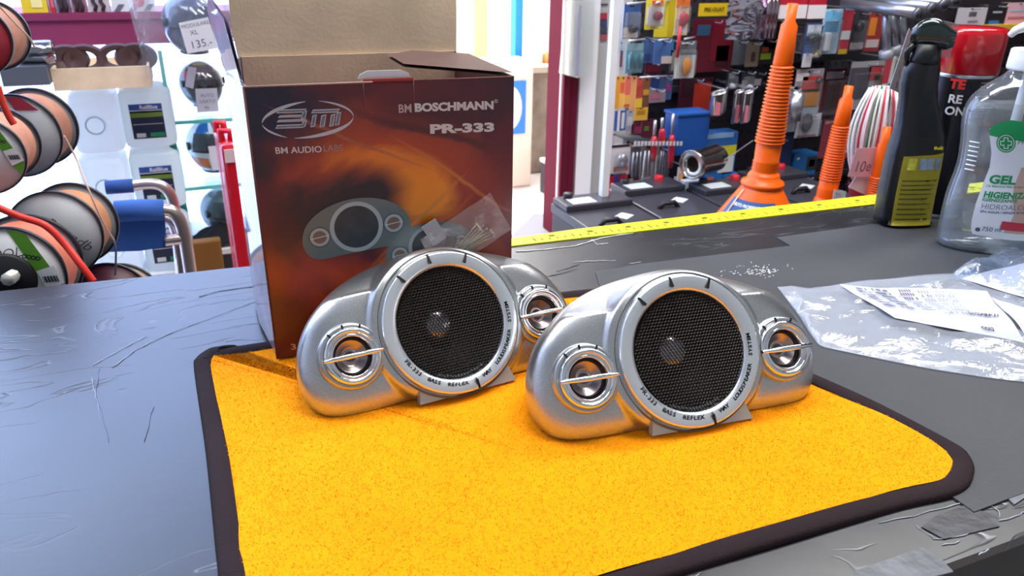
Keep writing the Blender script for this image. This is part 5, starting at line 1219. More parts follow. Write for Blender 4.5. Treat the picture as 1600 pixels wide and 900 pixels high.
q = MB(); q.grid(bg, 40, 14, True, True); o = q.build('helmet_bag', clear_film('hanging_bag_film', tint=(.97, .98, 1), base=.05, fres=.35, rough=.08, haze=.06, bump=.5, bscale=14)); tag(o, 'clear plastic bag around the hanging dark blue-grey helmet', 'bag')
def tagcard(label, pts, Y, lines, col='d9d8e2', th=.0008, wire=False):
    P = [ony(a, b, Y) for a, b in pts]; o_ = P[0]; t = thing('price_tag', label, 'tag', o_)
    q = MB(); q.prism([(p.x-o_.x, p.z-o_.z) for p in P], 0, th); q.build('card', M(col, .7, 0, 'tag_card'), t)
    ux = Vector((P[1].x-P[0].x, 0, P[1].z-P[0].z)); uy = Vector((P[0].x-P[3].x, 0, P[0].z-P[3].z)); wl_, hl_ = ux.length, uy.length; ux.normalize(); uy.normalize()
    for s_, fx, fy, sz_ in lines:
        V, F = textgeo(s_, size=sz_*hl_, bold=-.012); q = MB(); q.add([tuple(ux*(fx*wl_+x)-uy*((1-fy)*hl_)+uy*y+Vector((0, -.0004, 0))) for x, y in V], F); q.build('handwriting', M('3c3e4c', .7), t)
    if wire: x_ = (P[2].x+P[3].x)/2-o_.x; q = MB(); q.tube([(x_, .002, (P[2].z+P[3].z)/2-o_.z), (x_, .002, .0004-o_.z)], .0012, 6); q.build('wire_stand', M('8c8c92', .3, .8), t)
    return t
tagcard('white tag reading 135 hanging on the bagged helmet', [(279, 36), (325, 27), (341, 75), (293, 84)], 1.585, [('MODULARES', .05, .80, .17), ('XL', .27, .55, .22), ('135.-', .16, .12, .36)])
h2, _, _ = helmet('dark grey helmet with lime green top on the upper glass shelf', 317, 152, 38, CY-.02, '4a4448', '2c2a30', [(-150, -30, .80, .99, 'a8d820'), (-175, -140, .55, .66, 'c83848')], .35)
h3, _, _ = helmet('white, blue and orange racing helmet on the middle glass shelf', 333, 250, 44, CY-.02, 'e4e8ee', '3c4048', [(-150, -110, .62, .85, '2c6cc0'), (-60, 20, .70, .95, '2458b0'), (-170, -120, .12, .30, 'e07a40'), (-110, -40, .0, .25, '2c6cc0'), (-95, -80, .70, .9, '2c6cc0')], .25)
h4, _, _ = helmet('plain dark grey helmet on the lowest cabinet shelf', 352, 345, 40, CY-.02, '5a646c', '3c444c', None, .5)
def drop(o_, py, px):   # seat the helmet on its shelf
    o_.location.z = ony(px, py, CY-.12).z+.006+.006
drop(h2, 189, 320); drop(h3, 293, 330); drop(h4, 397, 330)
for o_ in (h2, h3, h4): o_.location.z -= .0
tagcard('blank-looking white tag on the lime-topped helmet', [(305, 139), (339, 138), (342, 174), (308, 176)], 1.79, [('AUTO', .2, .65, .2), ('USATO', .15, .4, .2), ('95', .35, .12, .2)])
tagcard('narrow tall white tag hanging above the lime-topped helmet', [(294, 104), (307, 106), (302, 139), (289, 135)], 1.77, [])
tagcard('narrow white tag in front of the racing helmet', [(325, 229), (337, 228), (342, 266), (332, 266)], 1.76, [])
q = MB()
def clo(a, b): return (-.02+.20*a, -.08*b, .018+.045*sin(a*pi)*sin(b*pi)+.006*sin(a*19+b*11))
q.grid(clo, 20, 12); p = ony(308, 397, CY-.10); tag(q.build('black_cloth', M('17171d', .9), None, (p.x, CY-.03, p.z+.000)), 'crumpled black cloth on the lowest cabinet shelf', 'cloth')
p = ony(316, 428, 1.80); q = MB(); q.box((0, 0, .045), (.10, .03, .09), bev=.004); tag(q.build('orange_package', M('7c5218', .6), None, (p.x, 1.78, p.z)), 'orange package under the cabinet at the counter edge', 'package')
# red tall canisters beside the product box
for i, (px, wpx, Y, yt, lab) in enumerate(((356, 26, 1.35, 226, 'tall red canister with white handle beside the product box, in front of its twin'), (346, 20, 1.55, 210, 'tall red canister half hidden behind its twin, left of the product box'))):
    a = ony(px-wpx/2, yt, Y); b = ony(px+wpx/2, yt, Y); zb_ = ony(px+35, 470, Y).z
    t = thing('red_canister', lab, 'canister', ((a.x+b.x)/2, Y, -.9)); W_ = b.x-a.x; H_ = a.z+.9
    q = MB(); q.box((0, .06, H_/2), (W_, .12, H_), bev=.008); q.build('canister_body', M('cc1628', .3, 0, 'glossy_red', coat=.4), t)
    q = MB(); q.tube([(-W_*.3, .03, H_-.002), (-W_*.3, .03, H_+.016), (W_*.3, .03, H_+.016), (W_*.3, .03, H_-.002)], .007, 8); q.build('handle', M('d81e30', .3), t)
    q = MB(); q.box((0, -.001, H_-.02), (W_*.6, .002, .022)); q.build('white_patch', M('e6c8cc', .5), t)

# ================================================================== PEGBOARD WALL WITH GOODS
xp0 = ony(958, 150, PW).x
pg = thing('pegboard', 'dark perforated display wall carrying rows of packaged car accessories', 'pegboard', (xp0, PW, -.9))
q = MB(); q.box((1.28, .01, 1.56), (2.46, .02, 2.26)); q.build('board', M('26232c', .6, 0, 'dark_pegboard', noise=.2, nscale=8), pg)
q = MB()
for i in range(62):
    for j in range(26): q.box((.07+i*.025, -.001, .42+j*.035), (.006, .002, .006))
o = q.build('peg_holes', M('0a090c', .8), pg); o['kind'] = 'stuff'
for j, z in enumerate((.55, .83, 1.13, 1.42)): q = MB(); q.box((1.30, -.008, z), (2.42, .012, .016)); q.build('rail', M('34323a', .5), pg)
pc = ony(951, 180, 1.50); a = ony(963, 0, 1.50)
q = MB(); q.box((0, 0, 1.35), (.018, .018, 2.7), bev=.002); tag(q.build('white_post', M('e6e8ec', .4, 0, 'white_metal_post'), None, (pc.x, 1.50, -.9)), 'slim white upright post at the left end of the goods wall', 'post')
q = MB(); q.box((0, .0, 1.35), (.012, .012, 2.7), bev=.002); px_ = ony(966, 60, 1.70); tag(q.build('white_post', M('dfe2ea', .4), None, (px_.x, 1.70, -.9)), 'second thinner white post just right of the slim white upright', 'post')
used_hook = []
def hook(x, z, y0):   # wire hook from the board to the front of the pack
    L_ = pg.location
    if x-L_.x < .06: return
    q = MB(); q.tube([(x-L_.x, -.001, z-L_.z), (x-L_.x, y0-.025-L_.y, z-L_.z), (x-L_.x, y0-.030-L_.y, z+.006-L_.z)], .0016, 5); q.build('hook', M('dcdce4', .3, .6), pg)
def pack(label, x0, y0, x1, y1, Y, card, art=(), prod=None, blister=True, depth=.018, hk=True, cat='package', nm='blister_pack', text=None, n=1):
    A, B, C_, D_ = ony(x0, y0, Y), ony(x1, y0, Y), ony(x0, y1, Y), ony(x1, y1, Y)
    cx = (A.x+B.x+C_.x+D_.x)/4; W_ = ((B.x-A.x)+(D_.x-C_.x))/2; zt4 = (A.z+B.z)/2; zb4 = (C_.z+D_.z)/2; H_ = zt4-zb4
    t = thing(nm, label, cat, (cx, Y, zb4))
    cm = M(card, .38, 0, 'printed_card')
    if nm in ('carton',):
        q = MB(); q.box((0, depth/2, H_/2), (W_, depth, H_), bev=min(.002, depth*.1)); q.build('carton_body', cm, t); y_ = -.0006
    else:
        q = MB(); hw = min(W_*.14, .008); hh = min(H_*.05, .006)
        q.prism([(-W_/2, 0), (W_/2, 0), (W_/2, H_), (-W_/2, H_)], 0, .0012); q.build('card', cm, t); y_ = -.0006
        if hk:
            q = MB(); q.box((0, -.0003, H_*.94), (hw*2, .0006, hh)); q.build('hang_hole', M('1a191f', .8), t); hook(cx, zb4+H_*.94, Y)
    for (fx0, fy0, fx1, fy1, c_) in art:
        q = MB(); q.box(((fx0+fx1)/2*W_-W_/2, y_, (1-(fy0+fy1)/2)*H_), ((fx1-fx0)*W_, .0008, (fy1-fy0)*H_)); q.build('printed_panel', M(c_, .4), t); 
    if prod:
        kind, fx, fy, fw_, fh, c_ = prod; px_ = fx*W_-W_/2; pz = (1-fy)*H_; w2, h2 = fw_*W_, fh*H_; mt = M(c_, .3, .0 if c_ not in ('c8c8d0', 'b0b0b8') else .9)
        q = MB(); dpt = depth*.8
        if kind == 'round': q.lathe([(.001, -dpt), (w2*.32, -dpt), (w2*.46, -dpt*.7), (w2/2, -.002), (w2*.3, -.001)], (px_, 0, pz), 'y', 22, sy=h2/w2)
        elif kind == 'ring': q.lathe([(w2*.25, -.002), (w2*.3, -dpt), (w2*.42, -dpt), (w2*.5, -.002)], (px_, 0, pz), 'y', 22, sy=h2/w2)
        elif kind == 'bar': q.box((px_, -dpt/2-.001, pz), (w2, dpt, h2), bev=min(w2, dpt, h2)*.25)
        elif kind == 'rods':
            for k in range(3): q.tube([(px_+w2*(k/2-.5), -dpt*.5, pz-h2/2), (px_+w2*(k/2-.5), -dpt*.5, pz+h2/2)], min(w2*.13, dpt*.45), 8)
        elif kind == 'tube': q.lathe([(w2*.42, -h2/2), (w2*.5, -h2/2), (w2*.5, h2/2), (w2*.42, h2/2), (w2*.40, -h2/2+.002)], (px_, -w2*.5-.001, pz), 'z', 24)
        elif kind == 'blob':
            def bf(a, b): th = a*2*pi; ph = -pi/2+b*pi; r_ = 1+.18*sin(th*3+b*5); return (px_+w2/2*cos(ph)*cos(th)*r_, -dpt*.55+dpt*.5*cos(ph)*sin(th), pz+h2/2*sin(ph)*r_)
            q.grid(bf, 18, 10, True, True)
        q.build('product', mt, t)
    if blister and nm != 'carton':
        fx0, fy0, fx1, fy1 = (.08, .22, .92, .94); w2, h2 = (fx1-fx0)*W_, (fy1-fy0)*H_; x_ = (fx0+fx1)/2*W_-W_/2; z_ = (1-(fy0+fy1)/2)*H_
        q = MB(); q.box((x_, -depth/2-.001, z_), (w2, depth, h2), bev=min(depth*.35, w2*.2, h2*.2)); q.build('blister', BLF, t)
    if text:
        for s_, fx, fy, sz_, c_ in text:
            V, F = textgeo(s_, size=sz_*H_, bold=.02); wmax = max(v[0] for v in V); kx = min(1, (1-fx-.05)*W_/wmax)
            q = MB(); q.add([(fx*W_-W_/2+x*kx, y_-.0009, (1-fy)*H_+y) for x, y in V], F); q.build('printed_text', M(c_, .4), t)
    return t
BLF = clear_film('blister_film', tint=(.96, .97, .98), base=.05, fres=.3, rough=.06, haze=.05, hcol='dfe4ea')
W1 = PW-.045; W2_ = PW-.09; W3 = PW-.14
G = [
 # row 1
 ('blue card pack with white crescent, top left of the goods wall', 972, 6, 1000, 60, W2_, '2c4c94', [(.1, .68, .9, .98, 'd8c6bc'), (0, 0, .06, 1, 'dfe4ea')], ('round', .6, .72, .5, .25, '2a2a33')),
 ('blue and white card pack nearest the white post, top row', 957, 6, 970, 62, W1, '3a5aa0', [(.1, .7, .9, .95, 'd8d0cc')], None),
 ('yellow pack with round red product, top row', 1009, -8, 1038, 46, W3, 'dcc93a', [(.05, .35, .95, .85, 'e6dede'), (.3, .9, .6, .96, '8a7c20'), (.3, .16, .9, .30, 'c84838')], ('round', .62, .60, .46, .27, '8c2438')),
 ('plain yellow pack behind the red round product, top row', 1024, -6, 1054, 58, W1, 'd2be2e', [(.7, 0, 1, 1, 'c2ae26')], None),
 ('orange-topped pack with clear blister and red product, top row', 1055, -6, 1076, 55, W2_, 'd8c090', [(.0, 0, 1, .28, 'd06a30'), (.1, .82, .9, .92, 'dcdce0')], ('blob', .5, .58, .7, .34, 'b83a4c')),
 # row 2
 ('teal blister pack of small pieces, second row at the left', 978, 68, 1004, 114, W2_, '6fa8b8', [(0, 0, 1, .25, '88b0b8')], ('rods', .5, .6, .7, .5, '3c8090')),
 ('tall white-edged pack behind the white posts, second row', 960, 64, 976, 114, W1, 'c8ccd8', [(.3, .3, .8, .8, '8c5058')], None),
 ('first blue card of the stack in the second row', 1003, 62, 1030, 98, W1, '4a6496', [(.1, .6, .5, .9, '3a4c7c')], None),
 ('second blue card of the stack in the second row, with pale corner', 1022, 62, 1052, 100, W2_, '4a6ca4', [(.4, .68, .95, .98, 'c8b8b4')], None),
 ('maroon cards below the blue stack in the second row', 1008, 98, 1034, 116, W1, '541e2e', [(.1, .2, .9, .8, '6c2434')], None),
 ('grey pack with orange and yellow figure, second row', 1055, 64, 1086, 122, W3, '5e6068', [(0, .38, 1, 1, 'cdcdca'), (.25, .04, .6, .08, 'e8e8e8')], ('blob', .52, .68, .42, .42, 'dc8a2c')),
 ('dark speckled card beside the orange figure pack', 1047, 78, 1057, 114, W2_, '4c4c50', [(.2, .1, .8, .9, '8c8c84')], None),
 # row 3 long bright ones
 ('first orange long pack from the left, third row', 961, 119, 968, 170, W3, 'e09a3a', [], None), ('second long pack, yellow and orange, third row', 968, 119, 977, 168, W2_, 'e8c060', [(0, .2, 1, .5, 'e0704a')], None),
 ('third long pack, pinkish red, third row', 976, 119, 985, 168, W3, 'd86c5a', [(0, .6, 1, .9, 'e8b050')], None), ('fourth long pack, pale orange, third row', 985, 119, 994, 172, W2_, 'e6ac70', [], None),
 ('fifth long pack, red with yellow foot, third row', 994, 120, 1004, 168, W3, 'b84a40', [(0, .7, 1, 1, 'd8b838')], None), ('sixth long pack, dark with coloured dots, third row', 1004, 122, 1015, 166, W2_, '7c5038', [(.1, .4, .9, .6, 'c8983c')], None),
 ('blue pack with white corner, third row', 1009, 118, 1030, 154, W1, '2f4f86', [(.3, .6, 1, .95, 'c4c4cc')], None), ('blue-grey pack with pink spot, third row', 1030, 120, 1050, 156, W1, '50648c', [(.5, .3, .9, .6, 'b04a8c')], None),
 ('grey and pink pack with rainbow edge, third row', 1015, 140, 1040, 160, W2_, '8c8088', [(.1, .3, .6, .7, 'c07088')], None),
 # lower left
 ('blue and white blister below the orange packs', 960, 173, 978, 204, W2_, '3a62a8', [(.25, 0, .45, 1, 'e8ecf2'), (.6, .1, .85, .9, 'd8e0ea')], None), ('white blister with chrome edge below the orange packs', 978, 173, 990, 206, W1, 'b8c0cc', [(.2, .3, .8, .7, 'e6e8ec')], None),
 ('yellow cardboard tag in the fourth row', 991, 168, 1012, 188, W3, 'd0a040', [(.2, .2, .8, .5, 'a87820')], None), ('dark pink pack in the fourth row', 986, 192, 1006, 224, W1, '7c3048', [(.2, .2, .8, .6, '984060')], None),
 ('dark red pack with green dots, fourth row', 1002, 186, 1024, 222, W2_, '5c2434', [(.2, .3, .5, .5, '4c7c3c')], None),
 ('clear blister with chrome part and red base, fifth row at the left', 953, 226, 984, 273, W3, 'cfc9cc', [(.05, .0, .95, .08, '24222a'), (.2, .72, .95, .88, 'b84838')], ('blob', .55, .52, .5, .4, 'c8c8d0')),
 ('first clear pack of metal rods, fifth row', 983, 226, 1002, 280, W2_, '5a545c', [(.1, 0, .9, .06, 'b8b8bc')], ('rods', .5, .55, .6, .7, 'b0b0b8')), ('second clear pack of metal rods, fifth row', 1001, 226, 1020, 282, W3, '6a646a', [(.1, .9, .9, .98, 'c8c0c0')], ('rods', .5, .5, .6, .7, 'c8c8d0')),
 ('third clear pack with a long pin, fifth row', 1020, 228, 1044, 283, W2_, '8a8488', [(.1, .85, .9, .95, 'c04050')], ('rods', .55, .5, .3, .75, 'c8c8d0')),
 ('red pack with blue stripe at the bottom left of the goods wall', 950, 271, 976, 315, W3, 'c02438', [(.35, 0, .60, 1, '34489c')], None), ('red pack with tool picture and yellow window, bottom row', 976, 272, 1006, 316, W2_, 'b83040', [(.35, .45, .9, .85, 'b0984c'), (.05, .15, .4, .4, 'dcc8c4')], None),
 ('narrow red pack in the bottom row', 1014, 282, 1022, 318, W3, 'b02436', [], None), ('narrow dark pack in the bottom row', 1023, 284, 1033, 318, W2_, '1e2438', [(.2, .3, .8, .5, '4a5068')], None), ('second narrow red pack in the bottom row', 1034, 281, 1043, 312, W3, 'a82030', [], None),
 # middle
 ('large dark red garment pack with orange sleeve in the middle of the goods wall', 1080, 30, 1146, 112, W1, '581423', [(.45, 0, .95, .8, '6c1226'), (.1, .1, .4, .3, '30506c'), (.6, .5, .9, .9, '3c1020')], None),
 ('dark red and orange pack below the garment pack', 1060, 122, 1112, 176, W1, '401020', [(.45, .15, .95, .95, 'b23420'), (.1, .0, .4, .5, '2c0c18')], None),
 ('grey plain card left of the tall funnel', 1144, 64, 1167, 101, W1, '6c7078', [], None), ('tan card with dark animal shape near the tall funnel', 1166, 66, 1186, 104, W2_, '8c7c68', [(.4, .4, .7, .8, '4c4238')], None),
 ('white card beside the silver foil pack', 1187, 27, 1201, 56, W1, 'b8b4ba', [], None),
 ('first black pack with white disc above the chrome tips', 1135, 111, 1150, 140, W2_, '2c2a30', [(.2, .1, .8, .4, '8c8a8c')], ('round', .55, .78, .5, .28, 'dcdce0')), ('second black pack with white panel above the chrome tips', 1158, 112, 1176, 141, W2_, '2c2a30', [(.1, .45, .5, .7, 'c8b8bc')], ('round', .7, .8, .4, .25, 'dcdce0')), ('third black pack with white panel above the chrome tips', 1176, 113, 1192, 142, W1, '34323a', [(.2, .35, .8, .7, 'dcd6da')], None),
 ('dark pack with orange and green spots behind the tall funnel spout', 1188, 62, 1212, 100, W1, '352c34', [(.05, .55, .7, .8, 'a8c83c'), (.1, .3, .5, .5, 'c85030')], None),
 ('dark purple pack left of the tall funnel spout', 1196, 28, 1218, 76, W1, '3c2e34', [(.2, .4, .6, .8, '5c3c48')], None),
 ('white blister with black clips right of the tall funnel spout', 1232, 38, 1254, 97, W2_, 'a8a6ae', [(.1, .0, .9, .1, '8c8c50'), (.1, .45, .6, .55, '3c3c46')], ('bar', .4, .62, .3, .3, '5c5c68')),
 ('dark blue and silver pack with black round product', 1256, 36, 1283, 92, W3, '3c4a78', [(.1, .05, .9, .35, 'b8c0cc'), (.1, .6, .6, .9, '4c68a8'), (.6, .75, .95, .95, 'c8a850')], ('round', .55, .42, .8, .22, '202026')),
 ('small white tag numbered 25 under the round product pack', 1254, 84, 1268, 105, W3-.01, 'c4c2c8', [], None),
 ('clear blister with light blue card and white bottle', 1283, 14, 1312, 84, W3, 'aac8dc', [(.1, .05, .95, .5, '6cb4dc')], ('bar', .28, .72, .28, .42, 'd8d8dc')),
 ('clear pack with black checkered product next to the blue card', 1303, 22, 1318, 80, W2_, '4a4a50', [(.1, .6, .9, .7, 'c0c0c0')], ('round', .5, .35, .9, .4, '1c1c22')),
 ('slim red and white pack with yellow foot, upper row', 1314, 8, 1330, 84, W3, 'b83848', [(.05, .52, .95, .70, 'd8d8dc'), (.1, .9, .9, 1, 'c8b030'), (.1, 0, .9, .1, 'c8b8bc')], None),
 ('dark clear pack with round black shapes, upper row', 1332, 18, 1352, 78, W2_, '3c3840', [(.0, .8, 1, .98, 'b8a8ac')], ('round', .4, .4, .6, .3, '1c1a20')), ('orange and red pack behind the vertical tubes', 1354, 18, 1378, 80, W1, '8c3030', [(.1, .15, .55, .6, 'd07a2c'), (.1, .7, .9, .9, 'b8a8a8')], None),
 ('tall clear pack with red, orange and white card, centre right', 1240, 108, 1282, 182, W3, '9c9098', [(.25, .15, .95, .48, 'c83a34'), (.3, .42, .95, .8, 'd88c28'), (.3, .78, 1, 1, 'b4bcc8'), (.02, .08, .45, .24, 'd8ccd0')], ('round', .82, .24, .2, .14, '3c3a40')),
 ('dark red clear pack right of the red and orange card', 1283, 108, 1317, 182, W2_, '5c2830', [(.1, .3, .9, .85, '842430'), (.1, .05, .9, .2, 'a8a0a4')], ('bar', .4, .55, .2, .5, '3c1a20')),
 ('grey lens blister pack with three round lamps, centre right', 1325, 96, 1376, 170, W3, 'b8bcc4', [(.0, 0, 1, .12, 'a8a8ac'), (.55, .1, .95, .4, 'c04048'), (.75, .3, 1, .42, 'd87838'), (.0, .12, .6, .78, '58505c')], ('round', .66, .66, .18, .2, '2c2a30')),
 ('silver rounded pack with yellow dot, left of the orange card', 1220, 136, 1246, 206, W3, 'b4b2bc', [(.35, .85, .55, .92, 'd8e020')], ('tube', .5, .4, .7, .6, 'c8c8d0')),
 ('white and grey pack with curved brush below the orange card', 1244, 178, 1281, 214, W3, 'c0c0c8', [(.1, .9, .9, .97, 'a83848')], ('blob', .35, .35, .4, .7, '5c5860')),
 # lower middle
 ('blue carton with yellow label and round green filter', 1098, 208, 1150, 271, W2_, '2f66b0', [(.0, .0, .85, .12, '8cb0dc'), (.5, .32, .98, .56, 'ded832'), (.5, .58, .95, .98, 'd8dce0')], None),
 ('blue carton with orange corner in the lower row', 1099, 272, 1126, 316, W2_, '2c6cb4', [(.15, .1, .5, .35, 'c86040'), (.2, .5, .5, .8, 'a8c0dc')], None), ('second blue carton with orange corner in the lower row', 1127, 272, 1152, 312, W2_, '2a66ac', [(.2, .1, .55, .3, 'b85c48'), (.15, .5, .5, .8, '90b0d0')], None),
 ('white carton with grey lamp picture and red dot', 1068, 282, 1098, 318, W3, 'c4d4e4', [(.2, .3, .8, .8, '5c6068')], None), ('white and orange box with pink print under the chrome pipe', 1058, 260, 1086, 290, W3, 'd8ccd4', [(.1, .3, .6, .7, 'd89858'), (.3, .5, .6, .8, 'd85870')], None),
 ('dark product with white base beside the white carton', 1048, 288, 1068, 312, W2_, '24222a', [(.2, .5, .8, .9, '5c5a64')], None),
 ('dark blue carton with arrow shape behind the tall funnel', 1211, 212, 1236, 290, W2_, '1f3460', [(.2, .6, .6, .7, '8ca0c8'), (.3, .08, .6, .12, '8ca0c8')], None),
 ('blue carton with white dot, right of the arrow carton', 1239, 240, 1274, 292, W2_, '2468a8', [(.1, .1, .2, .16, 'd8e0e8'), (.55, .1, .98, .5, '2c3038'), (.65, .2, .9, .4, '9098a0')], None),
 ('dark pack with yellow disc and red car picture, bottom row', 1236, 274, 1272, 328, W3, '2a2c38', [(.05, .05, .5, .35, 'c0b8b0'), (.5, .2, 1, .5, 'b8bcc0'), (.05, .45, .3, .6, 'd8d030')], None),
 ('red clear pack behind the middle funnel', 1283, 186, 1304, 246, W2_, 'a04050', [(.1, .05, .9, .12, 'c8a8a0')], None), ('pack with white barcode between the funnels and the candy net', 1313, 188, 1343, 246, W2_, 'a0404c', [(.15, .40, .9, .85, 'd4dce4'), (.25, .58, .7, .80, '5c5c64')], None),
 ('dark green-brown pack behind the white TO card', 1322, 292, 1350, 320, W1, '3c3a34', [(.2, .2, .8, .6, '5c5c38')], None),
 ('dark tall pack behind the middle funnel top', 1326, 246, 1350, 300, W1, '2c2830', [], None),
 # right upper
 ('clear hanging pack with grey clip, right of the spray bottle', 1494, 12, 1540, 45, W2_, 'c2bcc4', [(.4, .2, .65, .4, '5c5860'), (.4, .6, .75, .7, '8c7c88')], None),
 ('dark blue pack with white lettering behind the red can', 1541, 8, 1572, 40, W2_, '1c1c26', [(.3, .3, .75, .38, 'b8b8bc'), (.2, .75, .7, .95, '2c6cb8')], None),
 ('pink and white pack at the top right corner', 1572, 4, 1612, 40, W2_, 'd8a8b4', [(.1, .3, .9, .38, 'a8b8d8'), (.1, .6, .9, .7, 'c06878')], None),
 ('dark pack at the top right behind the pump bottle', 1498, -30, 1568, 8, W1, '26222a', [(.1, .2, .4, .5, '4c4450')], None),
]
for g in G:
    lab = g[0]; nmk = 'carton' if 'carton' in lab else ('card_pack' if g[7] is None else 'blister_pack')
    dp = .05 if nmk == 'carton' else .016
    pack(lab, g[1], g[2], g[3], g[4], g[5]-(.0 if nmk != 'carton' else .02), g[6], [tuple(a) for a in g[7]] if g[7] is not None else (), g[8] if len(g) > 8 else None, blister=(len(g) > 8 and g[8] is not None), depth=dp, nm=nmk)
# named specials
t = pack('yellow sign strip with dark lettering above the garment pack', 1092, 5, 1141, 25, W2_, 'd2b01e', (), None, False, nm='sign_card', hk=False, text=[('PRE-OLIAT', .16, .62, .42, '2c2818')], cat='sign')
for i, (x0, x1, lab) in enumerate(((1201, 1262, 'red and white box lying at the top beside the tall funnel spout'), (1264, 1292, 'second red and white box at the top, right of the tall funnel spout'))):
    pack(lab, x0, -20, x1, 30, W3, 'b81c34', [(.0, .55, 1, .98, 'e4dfe4'), (.4, .2, .9, .35, 'd87c8c')], None, False, nm='carton', depth=.07)
# silver foil sunshade pack
A, B = ony(1141, -20, W3), ony(1190, 60, W3); t = thing('foil_pack', 'shiny holographic silver foil pack hanging in the top row', 'package', (A.x, W3, B.z)); W_, H_ = B.x-A.x, A.z-B.z
q = MB(); q.grid(lambda a, b: (W_*a, -.012*sin(pi*a)-.006*mn.noise(Vector((a*5, b*9, 1))), H_*b), 24, 30); q.build('foil_bag', M('c8c2d2', .12, .95, 'holographic_foil', noise=.35, nscale=30, bump=.9, bscale=35), t)
for k in range(3): q = MB(); q.tube([(W_*(1.05+.1*k), -.004, 0), (W_*(1.05+.1*k), -.004, H_)], .008, 8); q.build('foil_roll', M('a8929c', .15, .95), t)
# chrome exhaust tips
for i, (cx, ty, by_, wpx, lab) in enumerate(((1124, 145, 178, 29, 'chrome oval exhaust tip in the middle of the goods wall'), (1156, 143, 190, 20, 'chrome exhaust tip next to the oval one'), (1170, 144, 190, 19, 'chrome exhaust tip nearest the tall funnel'))):
    Y = W3+(.03 if i == 1 else 0); a = ony(cx, ty, Y); b = ony(cx, by_, Y); kk = kd(a); R_ = wpx/2*kk; H_ = a.z-b.z
    t = thing('exhaust_tip', lab, 'exhaust tip', (a.x, Y, b.z))
    mm = Matrix.Identity(4); mm[2][0] = .25
    q = MB(); q.lathe([(R_*.85, 0), (R_, H_*.1), (R_, H_), (R_*1.06, H_+.003), (R_*.96, H_), (R_*.9, H_*.1)], n=28, sy=.7, M4=mm); q.build('chrome_shell', M('c8c4c6', .12, .95, 'worn_chrome'), t)
    q = MB(); q.lathe([(.001, H_*.72), (R_*.93, H_*.72)], n=28, sy=.7, M4=mm); q.build('dark_inside', M('5c5c60', .6), t)
    q = MB(); q.box((-R_*.5, -R_*.72, H_*.3), (R_*.6, .002, H_*.55)); q.build('pink_sticker', M('d8788c', .5), t)
    hook(a.x, a.z+.012, Y)
# big chrome exhaust pipe lying
t0 = ony(1079, 258, 1.50); t = thing('exhaust_pipe', 'large chrome exhaust end pipe pointing left over the blue cartons', 'exhaust pipe', t0)
ax_ = Vector((.93, .32, .03)).normalized(); xh = Vector((0, 0, 1)).cross(ax_).normalized(); yh = ax_.cross(xh); mm = Matrix(((xh.x, yh.x, ax_.x, 0), (xh.y, yh.y, ax_.y, 0), (xh.z, yh.z, ax_.z, 0), (0, 0, 0, 1)))
q = MB(); q.lathe([(.030, .006), (.034, 0), (.036, .004), (.036, .012), (.033, .014), (.033, .10), (.026, .115), (.001, .116)], n=36, M4=mm); q.build('outer_pipe', M('a8a29c', .12, .95, 'polished_pipe'), t)
q = MB(); q.lathe([(.030, .006), (.020, .004), (.018, .012), (.018, .06)], n=30, M4=mm); q.build('inner_pipe', M('c8c4c0', .15, .95), t)
q = MB(); q.lathe([(.001, .03), (.018, .03)], n=24, M4=mm); q.build('dark_inside', M('16120f', .7), t)
# blue bin
A, B = ony(1060, 180, W3), ony(1104, 240, W3); t = thing('blue_bin', 'plain blue plastic bin in the middle of the goods wall', 'bin', ((A.x+B.x)/2, W3, B.z)); W_, H_ = B.x-A.x, A.z-B.z
q = MB(); q.box((0, .03, H_/2), (W_, .06, H_), bev=.004); q.build('bin_body', M('1c4c98', .45, 0, 'blue_plastic'), t); q = MB(); q.box((0, .03, H_), (W_*1.05, .066, .008), bev=.002); q.build('bin_rim', M('2058a8', .45), t)
# screwdrivers
for i, (xt, yt_, xb_, yb2, lab) in enumerate(((1024, 188, 1020, 252, 'leftmost red-handled screwdriver hanging on the goods wall'), (1035, 184, 1034, 228, 'middle red-handled screwdriver hanging on the goods wall'), (1052, 178, 1047, 262, 'rightmost and longest red-handled screwdriver on the goods wall'))):
    a, b = ony(xt, yt_, W3-.01), ony(xb_, yb2, W3-.01); t = thing('screwdriver', lab, 'screwdriver', b); d = a-b
    q = MB(); q.tube([(0, 0, 0), tuple(d*.15), tuple(d*.5), tuple(d*.62)], [.005, .008, .0085, .005], 10); q.build('handle', M('b42438', .35), t)
    q = MB(); q.tube([tuple(d*.6), tuple(d)], .004, 8); q.build('shaft', M('b8b4bc', .3, .8), t)
t = thing('red_pen', 'slim red stick hanging above the orange figure pack', 'stick', ony(1058, 90, W3-.01)); q = MB(); q.tube([(0, 0, 0), (0, 0, .07)], .004, 8); q.build('stick_body', M('c8303c', .4), t)
# row of black hooks with white ends (fifth row)
for i in range(14):
    p = ony(992+i*5.5, 224, PW-.16); L_ = pg.location; q = MB(); q.tube([(p.x-L_.x, -.002, p.z-L_.z), (p.x-L_.x, -.16, p.z-L_.z)], .0018, 5); q.build('hook', M('1a191f', .4), pg)
    q = MB(); q.box((p.x-L_.x, -.162, p.z-L_.z), (.006, .002, .010)); q.build('hook_tip', M('c8c6cc', .4), pg)
for (x0, x1, y, c) in ((981, 1010, 4, 'e6e6ee'), (1026, 1046, 2, 'e6e6ee'), (983, 1008, 62, 'e6e6ee'), (1030, 1050, 61, 'dcdce4'), (1070, 1086, 59, 'dcdce4'), (1000, 1060, 119, 'd0d0d8')):
    a, b = ony(x0, y+2, W3-.03), ony(x1, y-1, W1); L_ = pg.location; q = MB(); q.tube([tuple(a-L_), tuple(b-L_)], .0022, 6); q.build('hook', M(c, .3, .4), pg)
